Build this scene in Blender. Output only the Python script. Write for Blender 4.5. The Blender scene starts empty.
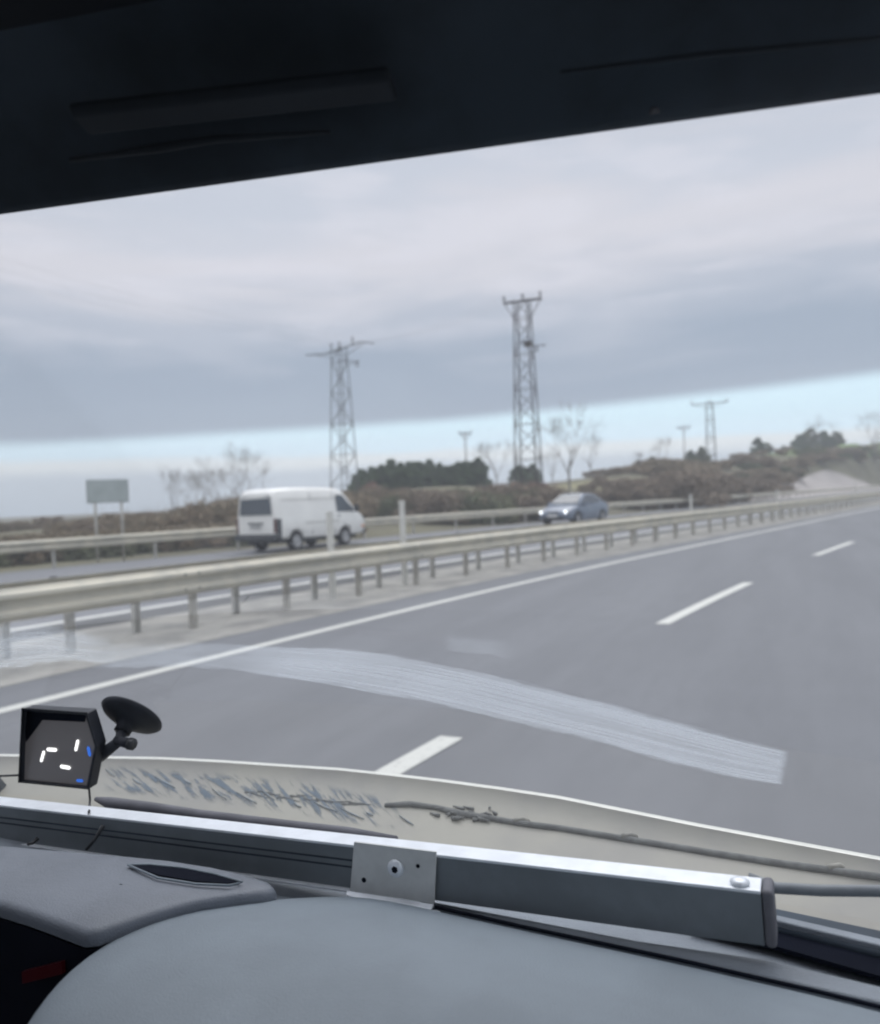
import bpy, bmesh, math, random
from mathutils import Vector, Matrix
random.seed(7)
R_ = math.radians
sc = bpy.context.scene
col = sc.collection

# ------------------------------------------------------------------ camera
FPX, EYE = 800.0, 1.43
YAW, ROLL = R_(24.0), R_(2.3)
PITCH = math.atan((499.5 - 512) / FPX)
CF = Vector((-math.sin(YAW) * math.cos(PITCH), math.cos(YAW) * math.cos(PITCH), math.sin(PITCH)))
CR0 = Vector((math.cos(YAW), math.sin(YAW), 0))
CU0 = CR0.cross(CF)
CR = CR0 * math.cos(ROLL) - CU0 * math.sin(ROLL)
CU = CR0 * math.sin(ROLL) + CU0 * math.cos(ROLL)
CAM = Vector((0, 0, EYE))
cd = bpy.data.cameras.new('camera')
cam = bpy.data.objects.new('camera', cd)
col.objects.link(cam)
cam.matrix_world = Matrix.Translation(CAM) @ Matrix((CR, CU, -CF)).transposed().to_4x4()
cd.sensor_fit = 'HORIZONTAL'
cd.sensor_width = 36
cd.lens = 36 * FPX / 880
cd.clip_start = 0.02
cd.clip_end = 6000
cd.dof.use_dof = True
cd.dof.focus_distance = 0.95
cd.dof.aperture_fstop = 5.6
sc.camera = cam


def ray(px, py):
    return CF * FPX + CR * (px - 440) + CU * (512 - py)


def at_z(px, py, z):
    r = ray(px, py)
    return CAM + r * ((z - EYE) / r.z)


def at_y(px, py, y):
    r = ray(px, py)
    return CAM + r * (y / r.y)


# ------------------------------------------------------------------ view
sc.view_settings.view_transform = 'Standard'
sc.view_settings.look = 'None'
sc.view_settings.exposure = 0.0
sc.view_settings.gamma = 1.0
sc.view_settings.use_curve_mapping = False
sc.render.engine = 'CYCLES'
sc.cycles.use_denoising = True
sc.cycles.max_bounces = 8
sc.cycles.transparent_max_bounces = 24
sc.cycles.volume_bounces = 0
sc.render.film_transparent = False
sc.cycles.filter_width = 2.0

# ------------------------------------------------------------------ sky
SUN_EL, SUN_AZ = R_(52), R_(-15)      # azimuth measured from +Y towards +X
world = bpy.data.worlds.new('World')
sc.world = world
world.use_nodes = True


class NT:
    """tiny helper round a node tree"""
    def __init__(s, nt):
        s.nt = nt
        nt.nodes.clear()

    def n(s, kind, ins=None, **props):
        nd = s.nt.nodes.new(kind)
        for k, v in props.items():
            setattr(nd, k, v)
        for k, v in (ins or {}).items():
            if isinstance(v, bpy.types.NodeSocket):
                s.nt.links.new(v, nd.inputs[k])
            else:
                nd.inputs[k].default_value = v
        return nd

    def m(s, op, a, b=0.0, c=0.0):
        return s.n('ShaderNodeMath', {0: a, 1: b, 2: c}, operation=op).outputs[0]

    def ramp(s, fac, stops, interp='EASE'):
        nd = s.n('ShaderNodeValToRGB', {0: fac})
        cr = nd.color_ramp
        cr.interpolation = interp
        while len(cr.elements) < len(stops):
            cr.elements.new(0.5)
        for e, (p, c) in zip(cr.elements, stops):
            e.position = p
            e.color = (c[0], c[1], c[2], 1) if not isinstance(c, (int, float)) else (c, c, c, 1)
        return nd.outputs[0]

    def mix(s, f, a, b, mode='MIX'):
        nd = s.n('ShaderNodeMix', {0: f}, data_type='RGBA', blend_type=mode)
        for i, v in ((6, a), (7, b)):
            if isinstance(v, bpy.types.NodeSocket):
                s.nt.links.new(v, nd.inputs[i])
            else:
                nd.inputs[i].default_value = (v[0], v[1], v[2], 1)
        return nd.outputs[2]


def lin(r, g, b):
    f = lambda c: (c / 255 / 12.92) if c / 255 <= .04045 else ((c / 255 + .055) / 1.055) ** 2.4
    return (f(r), f(g), f(b))


w = NT(world.node_tree)
tc = w.n('ShaderNodeTexCoord').outputs['Generated']
sep = w.n('ShaderNodeSeparateXYZ', {0: tc}).outputs
# height above the lower rim of the cloud deck, which rises a little to the right
rim = w.m('ADD', w.m('ADD', w.m('MULTIPLY', sep[0], 0.0355), w.m('MULTIPLY', sep[1], 0.018)), 0.0942)
skew = w.m('SUBTRACT', sep[2], rim)
mp = w.n('ShaderNodeMapping', {0: tc, 2: (0.0, 0.10, 0), 3: (1.3, 1.3, 7.0)}).outputs[0]
n1 = w.n('ShaderNodeTexNoise', {'Vector': mp, 'Scale': 1.6, 'Detail': 5.0, 'Roughness': 0.5, 'Distortion': 0.6}).outputs[0]
mp2 = w.n('ShaderNodeMapping', {0: tc, 1: (3.1, 1.7, 0.4), 3: (3.0, 3.0, 14.0)}).outputs[0]
n2 = w.n('ShaderNodeTexNoise', {'Vector': mp2, 'Scale': 2.0, 'Detail': 4.0, 'Roughness': 0.5}).outputs[0]
e = w.m('ADD', skew, w.m('MULTIPLY', w.m('SUBTRACT', n1, 0.5), 0.012))
# deck brightness with height
hgt = w.m('ADD', skew, w.m('MULTIPLY', w.m('SUBTRACT', n1, 0.5), 0.24))
S = 10.0
c10 = lambda *a: tuple(v * S for v in lin(*a))
deck = w.ramp(w.m('MULTIPLY', hgt, 2.0), [(0.0, lin(164, 178, 196)), (0.12, lin(160, 174, 193)), (0.24, lin(186, 194, 209)),
                                          (0.38, lin(218, 218, 227)), (0.56, lin(204, 210, 223)), (1.0, lin(228, 232, 241))])
streak = w.ramp(n2, [(0.46, 0.0), (0.66, 1.0)])
deck = w.mix(w.m('MULTIPLY', streak, w.m('MULTIPLY', w.ramp(w.m('MULTIPLY', skew, 4.0), [(0.25, 0.0), (0.6, 1.0)]), 0.5)), deck, lin(226, 226, 236))
# overcast sky grows brighter towards the zenith
zen = w.m('ADD', 1.0, w.m('MULTIPLY', w.ramp(sep[2], [(0.50, 0.0), (0.95, 1.0)]), 1.9))
zc = w.n('ShaderNodeCombineXYZ', {0: zen, 1: zen, 2: zen}).outputs[0]
deck = w.mix(1.0, deck, zc, 'MULTIPLY')
deck = w.mix(1.0, deck, (S, S, S), 'MULTIPLY')
# the clear strip under the deck and the pale bank on the horizon
nish = w.n('ShaderNodeTexSky', sky_type='NISHITA', sun_disc=False, sun_elevation=SUN_EL, sun_rotation=SUN_AZ).outputs[0]
low = w.m('ADD', sep[2], w.m('MULTIPLY', w.m('SUBTRACT', n2, 0.5), 0.02))
strip = w.ramp(w.m('MULTIPLY', low, 8.0), [(0.0, lin(200, 212, 226)), (0.30, lin(208, 219, 232)), (0.44, tuple(v * 1.10 for v in lin(236, 242, 246))),
                                           (0.54, tuple(v * 1.22 for v in lin(216, 239, 253))), (0.75, tuple(v * 1.2 for v in lin(214, 241, 254))), (1.0, tuple(v * 1.18 for v in lin(214, 241, 254)))])
strip = w.mix(1.0, strip, (S, S, S), 'MULTIPLY')
strip = w.mix(0.97, nish, strip)
mask = w.ramp(w.m('MULTIPLY', w.m('ADD', e, 0.03), 14.0), [(0.34, 0.0), (0.58, 1.0)])
skycol = w.mix(mask, strip, deck)
bg = w.n('ShaderNodeBackground', {0: skycol, 1: 0.1})
w.n('ShaderNodeOutputWorld', {0: bg.outputs[0]})

sl = bpy.data.lights.new('sun', 'SUN')
sl.energy = 0.75
sl.angle = R_(30)
sl.color = (1.0, 0.96, 0.9)
sun = bpy.data.objects.new('sun', sl)
col.objects.link(sun)
sun.rotation_euler = Vector((-math.sin(SUN_AZ) * math.cos(SUN_EL), -math.cos(SUN_AZ) * math.cos(SUN_EL), -math.sin(SUN_EL))).to_track_quat('-Z', 'Y').to_euler()


# ------------------------------------------------------------------ materials
def mat(name, c, rough=0.6, metal=0.0, var=0.0, scale=8.0, spec=0.5, c2=None, bump=0.0, bscale=None, coat=0.0):
    m = bpy.data.materials.new(name)
    m.use_nodes = True
    t = NT(m.node_tree)
    pos = t.n('ShaderNodeTexCoord').outputs['Object']
    ns = t.n('ShaderNodeTexNoise', {'Vector': pos, 'Scale': scale, 'Detail': 6.0, 'Roughness': 0.6}).outputs[0]
    c2 = c2 or tuple(v * (1 - var) for v in c)
    cc = t.mix(t.ramp(ns, [(0.35, 0.0), (0.65, 1.0)]), c2, c)
    ins = {'Base Color': cc, 'Roughness': rough, 'Metallic': metal, 'Specular IOR Level': spec, 'Coat Weight': coat}
    if bump:
        nb = t.n('ShaderNodeTexNoise', {'Vector': pos, 'Scale': bscale or scale * 6, 'Detail': 4.0}).outputs[0]
        ins['Normal'] = t.n('ShaderNodeBump', {'Height': nb, 'Strength': bump, 'Distance': 0.01}).outputs[0]
    b = t.n('ShaderNodeBsdfPrincipled', ins)
    t.n('ShaderNodeOutputMaterial', {0: b.outputs[0]})
    return m


def emat(name, c, s):
    m = bpy.data.materials.new(name)
    m.use_nodes = True
    t = NT(m.node_tree)
    b = t.n('ShaderNodeBsdfPrincipled', {'Base Color': (*c, 1), 'Emission Color': (*c, 1), 'Emission Strength': s, 'Roughness': 0.3})
    t.n('ShaderNodeOutputMaterial', {0: b.outputs[0]})
    return m


M = {}
M['rail'] = mat('galvanised_steel', (0.53, 0.495, 0.40), 0.6, 0.05, 0.30, 2.2, c2=(0.41, 0.39, 0.33))
M['post'] = mat('weathered_post_steel', (0.42, 0.40, 0.35), 0.7, 0.1, 0.25, 4)
M['postlight'] = mat('pale_post_steel', (0.48, 0.47, 0.43), 0.7, 0.1, 0.2, 4)
M['white_post'] = mat('white_post_plastic', (0.62, 0.61, 0.56), 0.5, 0, 0.12, 5)
M['bolt'] = mat('dark_bolt_steel', (0.12, 0.11, 0.1), 0.6, 0.5, 0.3, 20)
M['reflector'] = mat('amber_reflector', (0.55, 0.30, 0.12), 0.25, 0, 0.1, 20)
M['gravel'] = mat('median_gravel', (0.31, 0.30, 0.27), 0.95, 0, 0.4, 1.4, c2=(0.20, 0.195, 0.18), bump=0.6, bscale=60)
M['darkground'] = mat('dark_ground_surface', (0.085, 0.086, 0.085), 0.9, 0, 0.35, 0.8, bump=0.3, bscale=80)
M['steel'] = mat('tower_steel', (0.075, 0.065, 0.06), 0.6, 0.3, 0.2, 0.5)
M['steel2'] = mat('pale_tower_steel', (0.12, 0.125, 0.12), 0.6, 0.3, 0.2, 0.5)
M['insul'] = mat('insulator_porcelain', (0.10, 0.08, 0.08), 0.3, 0, 0.2, 3)
M['wire'] = mat('aluminium_cable', (0.2, 0.2, 0.21), 0.5, 0.6)
M['concrete'] = mat('pole_concrete', (0.33, 0.32, 0.30), 0.9, 0, 0.2, 2)
M['bark'] = mat('bark', (0.26, 0.235, 0.21), 0.95, 0, 0.4, 3)
M['twig'] = mat('bare_twigs', (0.27, 0.215, 0.16), 0.95, 0, 0.35, 0.7)
M['twig2'] = mat('reddish_twigs', (0.19, 0.125, 0.105), 0.95, 0, 0.3, 0.7)
M['ever'] = mat('evergreen_foliage', (0.10, 0.145, 0.075), 0.9, 0, 0.5, 0.8, c2=(0.07, 0.095, 0.055))
M['olive'] = mat('olive_foliage', (0.16, 0.175, 0.09), 0.9, 0, 0.4, 0.8, c2=(0.10, 0.11, 0.065))
M['brown'] = mat('dry_leaf_foliage', (0.30, 0.235, 0.165), 0.95, 0, 0.4, 0.6, c2=(0.19, 0.16, 0.11))
M['rust'] = mat('rust_leaf_foliage', (0.30, 0.17, 0.13), 0.95, 0, 0.4, 0.6, c2=(0.21, 0.14, 0.11))
M['white'] = mat('white_vehicle_paint', (0.80, 0.79, 0.75), 0.28, 0, 0.07, 1.2, coat=0.3)
M['blue'] = mat('blue_grey_car_paint', (0.15, 0.18, 0.23), 0.35, 0.2, 0.05, 2, coat=0.2)
M['glass'] = mat('tinted_window_glass', (0.09, 0.105, 0.12), 0.18, 0, 0.1, 2, spec=0.3)
M['tyre'] = mat('tyre_rubber', (0.02, 0.02, 0.02), 0.85, 0, 0.3, 10)
M['rim'] = mat('silver_rim', (0.5, 0.5, 0.5), 0.35, 0.7, 0.1, 10)
M['blackpl'] = mat('black_plastic', (0.028, 0.03, 0.034), 0.45, 0, 0.3, 12)
M['bumper'] = mat('dark_bumper_plastic', (0.05, 0.055, 0.06), 0.55, 0, 0.3, 4)
M['redlens'] = mat('red_lens', (0.10, 0.035, 0.035), 0.2, 0, 0.1, 20)
M['ambl'] = mat('amber_lens', (0.6, 0.22, 0.04), 0.2, 0, 0.1, 20)
M['plate'] = mat('white_plate', (0.7, 0.7, 0.68), 0.4, 0, 0.1, 30)
M['ink'] = mat('plate_ink', (0.02, 0.02, 0.02), 0.5)
M['signback'] = mat('sign_back_aluminium', (0.42, 0.47, 0.46), 0.55, 0.0, 0.15, 2)
M['signframe'] = mat('sign_frame_steel', (0.15, 0.17, 0.16), 0.6, 0.3, 0.15, 2)
M['lamp'] = emat('lit_headlight', (0.95, 0.98, 1.0), 2.6)
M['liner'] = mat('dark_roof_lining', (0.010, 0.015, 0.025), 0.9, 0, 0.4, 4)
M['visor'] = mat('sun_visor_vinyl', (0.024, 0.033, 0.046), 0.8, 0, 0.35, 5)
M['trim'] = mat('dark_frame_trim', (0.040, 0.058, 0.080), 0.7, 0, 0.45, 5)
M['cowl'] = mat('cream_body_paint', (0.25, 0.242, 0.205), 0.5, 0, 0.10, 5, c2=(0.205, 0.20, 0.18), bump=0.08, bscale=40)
M['lip'] = mat('skylit_body_edge', (0.66, 0.66, 0.60), 0.3, 0, 0.08, 20, coat=0.3)  # sky light caught by the rounded lip is put into this paler colour
M['dash'] = mat('grey_dashboard_vinyl', (0.22, 0.26, 0.298), 0.46, 0, 0.16, 5, bump=0.25, bscale=700)
M['dash2'] = mat('worn_grey_dashboard_vinyl', (0.25, 0.28, 0.315), 0.55, 0, 0.2, 7, bump=0.25, bscale=500)
M['dark'] = mat('dark_cavity_plastic_and_shade', (0.008, 0.010, 0.018), 0.95, 0, 0.2, 10, spec=0.1)
M['alu'] = mat('brushed_aluminium', (0.80, 0.83, 0.87), 0.45, 0.4, 0.10, 30)
M['aluface'] = mat('dark_anodised_face', (0.19, 0.215, 0.235), 0.5, 0.0, 0.22, 10)
M['bracket'] = mat('grey_bracket_metal', (0.62, 0.63, 0.62), 0.5, 0.0, 0.08, 60)
M['rubber'] = mat('grey_rubber', (0.16, 0.16, 0.18), 0.75, 0, 0.2, 30)
M['cable'] = mat('grey_cable_sheath', (0.20, 0.22, 0.24), 0.5, 0, 0.15, 40)
M['dirt'] = mat('dark_sealant', (0.15, 0.155, 0.15), 0.9, 0, 0.3, 60)
M['scuff'] = mat('blue_grey_scuff', (0.17, 0.215, 0.26), 0.8, 0, 0.4, 50, c2=(0.22, 0.235, 0.235))
M['gadget'] = mat('black_gadget_plastic', (0.018, 0.021, 0.030), 0.6, 0, 0.3, 50)
M['screen'] = emat('dark_display_glass', (0.12, 0.115, 0.12), 0.28)
M['seg'] = emat('white_display_segment', (1.0, 1.0, 0.98), 1.6)
M['bluelamp'] = emat('blue_display_light', (0.03, 0.14, 0.6), 0.9)
M['redlamp'] = emat('red_warning_light', (0.035, 0.003, 0.005), 0.12)


def asphalt(name, c, tint):
    m = bpy.data.materials.new(name)
    m.use_nodes = True
    t = NT(m.node_tree)
    pos = t.n('ShaderNodeTexCoord').outputs['Object']
    fine = t.n('ShaderNodeTexNoise', {'Vector': pos, 'Scale': 55.0, 'Detail': 4.0, 'Roughness': 0.8}).outputs[0]
    big = t.n('ShaderNodeTexNoise', {'Vector': t.n('ShaderNodeMapping', {0: pos, 2: (0, 0, -0.2), 3: (1.2, 0.10, 1)}).outputs[0], 'Scale': 1.1, 'Detail': 5.0, 'Roughness': 0.6}).outputs[0]
    cc = t.mix(t.ramp(big, [(0.3, 0.0), (0.7, 1.0)]), tuple(v * 0.86 for v in c), tint)
    cc = t.mix(0.35, cc, t.mix(fine, tuple(v * 0.55 for v in c), tuple(v * 1.35 for v in c)))
    # thin sealed cracks
    vor = t.n('ShaderNodeTexVoronoi', {'Vector': t.n('ShaderNodeMapping', {0: pos, 3: (0.35, 0.16, 1)}).outputs[0], 'Scale': 1.3}, feature='DISTANCE_TO_EDGE').outputs[0]
    cc = t.mix(t.m('MULTIPLY', t.ramp(vor, [(0.0, 1.0), (0.006, 0.0)]), 0.02), cc, (0.06, 0.06, 0.06))
    mid = t.n('ShaderNodeTexNoise', {'Vector': t.n('ShaderNodeMapping', {0: pos, 2: (0, 0, -0.2), 3: (3.0, 0.7, 1)}).outputs[0], 'Scale': 2.2, 'Detail': 7.0, 'Roughness': 0.75}).outputs[0]
    cc = t.mix(t.m('MULTIPLY', t.ramp(mid, [(0.35, 1.0), (0.55, 0.0)]), 0.22), cc, tuple(v * 0.72 for v in c))
    bp = t.n('ShaderNodeBump', {'Height': fine, 'Strength': 0.35, 'Distance': 0.006}).outputs[0]
    b = t.n('ShaderNodeBsdfPrincipled', {'Base Color': cc, 'Roughness': 0.78, 'Specular IOR Level': 0.4, 'Normal': bp})
    t.n('ShaderNodeOutputMaterial', {0: b.outputs[0]})
    return m


M['asphalt'] = asphalt('worn_asphalt', (0.134, 0.139, 0.149), (0.152, 0.157, 0.167))
M['asphalt2'] = asphalt('older_asphalt', (0.155, 0.158, 0.168), (0.17, 0.172, 0.18))


def paint_mat():
    m = bpy.data.materials.new('worn_road_paint')
    m.use_nodes = True
    t = NT(m.node_tree)
    pos = t.n('ShaderNodeTexCoord').outputs['Object']
    fine = t.n('ShaderNodeTexNoise', {'Vector': pos, 'Scale': 22.0, 'Detail': 6.0, 'Roughness': 0.75}).outputs[0]
    cc = t.mix(t.ramp(fine, [(0.30, 0.0), (0.48, 1.0)]), (0.30, 0.30, 0.29), (0.52, 0.52, 0.48))
    b = t.n('ShaderNodeBsdfPrincipled', {'Base Color': cc, 'Roughness': 0.7})
    t.n('ShaderNodeOutputMaterial', {0: b.outputs[0]})
    return m


M['paint'] = paint_mat()


# ------------------------------------------------------------------ mesh helpers
class MB:
    def __init__(s):
        s.v, s.f, s.mi = [], [], []
        s.cur = 0

    def add(s, vs, fs):
        o = len(s.v)
        s.v += [tuple(p) for p in vs]
        s.f += [tuple(i + o for i in f) for f in fs]
        s.mi += [s.cur] * len(fs)

    def box(s, c, size, rot=None):
        x, y, z = [d / 2 for d in size]
        vs = [Vector(p) for p in ((-x, -y, -z), (x, -y, -z), (x, y, -z), (-x, y, -z), (-x, -y, z), (x, -y, z), (x, y, z), (-x, y, z))]
        if rot is not None:
            vs = [rot @ p for p in vs]
        s.add([p + Vector(c) for p in vs], [(0, 3, 2, 1), (4, 5, 6, 7), (0, 1, 5, 4), (1, 2, 6, 5), (2, 3, 7, 6), (3, 0, 4, 7)])

    def tube(s, pts, r, n=6, r2=None, cap=True):
        pts = [Vector(p) for p in pts]
        k = len(pts)
        rs = r if isinstance(r, (list, tuple)) else [r + ((r2 if r2 is not None else r) - r) * i / max(1, k - 1) for i in range(k)]
        vs, fs = [], []
        prev = None
        for i, p in enumerate(pts):
            d = (pts[min(i + 1, k - 1)] - pts[max(i - 1, 0)]).normalized()
            a = prev - d * prev.dot(d) if prev is not None else d.orthogonal()
            if a.length < 1e-6:
                a = d.orthogonal()
            a.normalize()
            prev = a
            b = d.cross(a)
            for j in range(n):
                t = 2 * math.pi * j / n
                vs.append(p + (a * math.cos(t) + b * math.sin(t)) * rs[i])
        for i in range(k - 1):
            for j in range(n):
                fs.append((i * n + j, i * n + (j + 1) % n, (i + 1) * n + (j + 1) % n, (i + 1) * n + j))
        if cap:
            fs.append(tuple(range(n - 1, -1, -1)))
            fs.append(tuple((k - 1) * n + j for j in range(n)))
        s.add(vs, fs)

    def grid(s, rows, closed=False):
        nr, nc = len(rows), len(rows[0])
        vs = [p for r in rows for p in r]
        fs = []
        for i in range(nr - 1):
            for j in range(nc if closed else nc - 1):
                a, b = i * nc + j, i * nc + (j + 1) % nc
                fs.append((a, b, b + nc, a + nc))
        s.add(vs, fs)

    def prism(s, poly, h):
        """poly: list of Vectors (planar), h: Vector offset"""
        n = len(poly)
        vs = [Vector(p) for p in poly] + [Vector(p) + Vector(h) for p in poly]
        fs = [tuple(range(n - 1, -1, -1)), tuple(range(n, 2 * n))]
        fs += [(i, (i + 1) % n, n + (i + 1) % n, n + i) for i in range(n)]
        s.add(vs, fs)

    def mesh(s, name, mats, smooth=False):
        me = bpy.data.meshes.new(name)
        me.from_pydata(s.v, [], s.f)
        if not isinstance(mats, (list, tuple)):
            mats = [mats]
        for m in mats:
            me.materials.append(m)
        if len(mats) > 1:
            me.polygons.foreach_set('material_index', s.mi)
        bm = bmesh.new()
        bm.from_mesh(me)
        if len(bm.faces) < 60000:
            bmesh.ops.recalc_face_normals(bm, faces=bm.faces)
        bm.to_mesh(me)
        bm.free()
        if smooth:
            me.polygons.foreach_set('use_smooth', [True] * len(me.polygons))
        me.update()
        return me

    def build(s, name, mats, parent=None, smooth=False, bevel=0.0, segs=2, subsurf=0, solid=0.0, label=None):
        o = bpy.data.objects.new(name, s.mesh(name, mats, smooth or bevel > 0 or subsurf > 0))
        col.objects.link(o)
        if parent is not None:
            o.parent = parent
        if solid:
            md = o.modifiers.new('solid', 'SOLIDIFY')
            md.thickness = solid
            md.offset = -1
        if bevel:
            md = o.modifiers.new('bevel', 'BEVEL')
            md.width = bevel
            md.segments = segs
            md.limit_method = 'ANGLE'
            md.angle_limit = R_(35)
            md.harden_normals = True
        if subsurf:
            md = o.modifiers.new('sub', 'SUBSURF')
            md.levels = md.render_levels = subsurf
        if label:
            o['label'] = label
        return o


def tag(o, label=None, cat=None, group=None, kind=None):
    if label:
        o['label'] = label
    if cat:
        o['category'] = cat
    if group:
        o['group'] = group
    if kind:
        o['kind'] = kind
    return o


def empty(name, loc=(0, 0, 0), rz=0.0):
    o = bpy.data.objects.new(name, None)
    o.empty_display_size = 0.2
    o.location = loc
    o.rotation_euler = (0, 0, rz)
    col.objects.link(o)
    return o


def copy_tree(o, parent=None):
    c = o.copy()
    col.objects.link(c)
    c.parent = parent
    for ch in [x for x in bpy.data.objects if x.parent == o]:
        copy_tree(ch, c)
    return c


# ------------------------------------------------------------------ road axis
def cy(y):
    """sideways shift of the road at distance y ahead (gentle right-hand bend)"""
    if y < 0:
        return 0.08 * y
    if y < 18:
        return 0.08 * y + 0.004 * y * y
    return 2.736 + 0.224 * (y - 18)


def slope(y):
    return 0.08 if y < 0 else (0.08 + 0.008 * y if y < 18 else 0.224)


def ys(a, b):
    out, y = [], a
    while y < b:
        out.append(y)
        y += 0.75 if 0 <= y < 24 else (3 if y < 120 else 12)
    out.append(b)
    return out


def strip(name, b0, b1, z, m, y0=-60, y1=900, kind='structure'):
    mb = MB()
    rows = [[(b0 + cy(y), y, z), (b1 + cy(y), y, z)] for y in ys(y0, y1)]
    mb.grid(rows)
    o = mb.build(name, m)
    return tag(o, kind=kind)


# terrain ------------------------------------------------------------
RIDGE = [(-90, 0), (-60, 0), (-45, 0), (-36, 0.2), (-31, 1.4), (-27, 2.1), (-22, 2.7), (-18, 2.5), (-13, 2.9), (-9, 3.6), (-5, 5.2),
         (-2, 6.6), (2, 8.4), (4.8, 10.8), (8, 12.0), (10.5, 11), (12.2, 0), (180, 0)]


def interp(tab, x):
    for (a, u), (b, v) in zip(tab, tab[1:]):
        if a <= x <= b:
            t = (x - a) / (b - a)
            return u + (v - u) * t
    return tab[-1][1] if x > tab[-1][0] else tab[0][1]


def r_rail(az):
    t = math.tan(R_(az))
    if az > 11.8 or az < -90 + 1e-3:
        return 1e9
    return 23.4 / (0.224 - t) / math.cos(R_(az))


def ground_z(x, y):
    R = math.hypot(x, y)
    if y <= 1:
        return -0.03
    az = math.degrees(math.atan2(x, y))
    if az > 11.5 or R < 12:
        return -0.03
    r0 = r_rail(az) + 1.5
    if R <= r0:
        return -0.03
    w = 34 if az < -8 else 50
    t = min(1, (R - r0) / w)
    t = t * t * (3 - 2 * t)
    z = interp(RIDGE, az) * t
    z += 0.25 * t * (math.sin(x * 0.21 + y * 0.13) + math.sin(x * 0.09 - y * 0.17 + 1))
    return z - 0.03


def terrain():
    mb = MB()
    rad = [0.5, 4, 8, 12, 16, 20]
    while rad[-1] < 260:
        rad.append(rad[-1] + (2.5 if rad[-1] < 120 else 5))
    rad += [280, 320, 400, 550, 800, 1400, 3000]
    azs = [-180 + i * 5 for i in range(18)] + [-90 + i * 0.8 for i in range(130)] + [14 + i * 6 for i in range(28)]
    azs = sorted(set(round(a, 3) for a in azs if -180 <= a < 180))
    rows = []
    for r in rad:
        rows.append([(r * math.sin(R_(a)), r * math.cos(R_(a)), ground_z(r * math.sin(R_(a)), r * math.cos(R_(a)))) for a in azs])
    mb.grid(rows, closed=True)
    m = bpy.data.materials.new('winter_grass_ground')
    m.use_nodes = True
    t = NT(m.node_tree)
    pos = t.n('ShaderNodeTexCoord').outputs['Object']
    a = t.n('ShaderNodeTexNoise', {'Vector': pos, 'Scale': 0.12, 'Detail': 8.0, 'Roughness': 0.65}).outputs[0]
    f = t.n('ShaderNodeTexNoise', {'Vector': pos, 'Scale': 2.5, 'Detail': 6.0, 'Roughness': 0.7}).outputs[0]
    cc = t.mix(t.ramp(a, [(0.38, 0.0), (0.62, 1.0)]), (0.115, 0.105, 0.075), (0.165, 0.155, 0.10))
    cc = t.mix(t.m('MULTIPLY', f, 0.45), cc, (0.07, 0.07, 0.05))
    sx = t.n('ShaderNodeSeparateXYZ', {0: pos}).outputs
    # green pasture on the hill top
    gm = t.m('MULTIPLY', t.ramp(t.m('ADD', t.m('MULTIPLY', sx[2], 0.1), t.m('MULTIPLY', t.m('SUBTRACT', a, 0.5), 0.25)), [(0.60, 0.0), (0.72, 1.0)]), 0.9)
    cc = t.mix(gm, cc, (0.13, 0.19, 0.07))

    def blob(cx, cyy, rx, ry, n):
        dx = t.m('DIVIDE', t.m('SUBTRACT', sx[0], cx), rx)
        dy = t.m('DIVIDE', t.m('SUBTRACT', sx[1], cyy), ry)
        d = t.m('SQRT', t.m('ADD', t.m('MULTIPLY', dx, dx), t.m('MULTIPLY', dy, dy)))
        d = t.m('ADD', d, t.m('MULTIPLY', t.m('SUBTRACT', n, 0.5), 0.35))
        return t.ramp(d, [(0.86, 1.0), (1.0, 0.0)])
    # bare cut bank beside the far carriageway, a pale field patch on the bank
    lat = t.m('SUBTRACT', t.m('SUBTRACT', t.m('MULTIPLY', sx[1], 0.224), 22.05), sx[0])
    lat = t.m('ADD', lat, t.m('MULTIPLY', t.m('SUBTRACT', a, 0.5), 0.8))
    pm = t.m('MULTIPLY', t.ramp(t.m('MULTIPLY', lat, 0.1), [(0.05, 0.0), (0.07, 1.0)]), t.ramp(t.m('MULTIPLY', lat, 0.1), [(0.60, 1.0), (0.63, 0.0)]))
    pm = t.m('MULTIPLY', pm, t.ramp(t.m('MULTIPLY', t.m('ADD', sx[1], t.m('MULTIPLY', lat, 5.0)), 0.004), [(0.38, 0.0), (0.42, 1.0)]))
    pm = t.m('MULTIPLY', pm, t.ramp(t.m('MULTIPLY', t.m('ADD', sx[1], t.m('MULTIPLY', lat, 7.0)), 0.004), [(0.74, 1.0), (0.77, 0.0)]))
    cc = t.mix(pm, cc, (0.36, 0.33, 0.31))
    cc = t.mix(t.m('MULTIPLY', blob(-18.0, 78.0, 6.0, 6.0, a), 0.7), cc, (0.24, 0.225, 0.12))
    b = t.n('ShaderNodeBsdfPrincipled', {'Base Color': cc, 'Roughness': 0.95, 'Specular IOR Level': 0.2})
    t.n('ShaderNodeOutputMaterial', {0: b.outputs[0]})
    o = mb.build('ground', m, smooth=True)
    tag(o, kind='structure')


terrain()
strip('road', -6.6, 6.2, 0.0, M['asphalt'])
strip('median', -8.85, -6.6, 0.004, M['gravel'])
strip('dark_ground_strip', -9.62, -8.85, 0.0, M['darkground'])  # darker band of ground between the median and the opposite road
strip('opposite_road', -20.6, -9.62, 0.0, M['asphalt2'])
strip('edge_line', -5.86, -5.71, 0.005, M['paint'])
strip('edge_line', -9.92, -9.70, 0.005, M['paint'])
strip('edge_line', 2.6, 2.75, 0.005, M['paint'])
for k in range(-3, 22):
    y0 = -0.25 + 9.0 * k + (0.62 if k == 0 else 0)
    strip('lane_dash', -2.43, -2.28, 0.005, M['paint'], y0, y0 + 4.0)
for k in range(-1, 22):
    y0 = 3.0 + 9.0 * k
    strip('lane_dash', -14.9, -14.76, 0.005, M['paint'], y0, y0 + 4.0)

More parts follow.
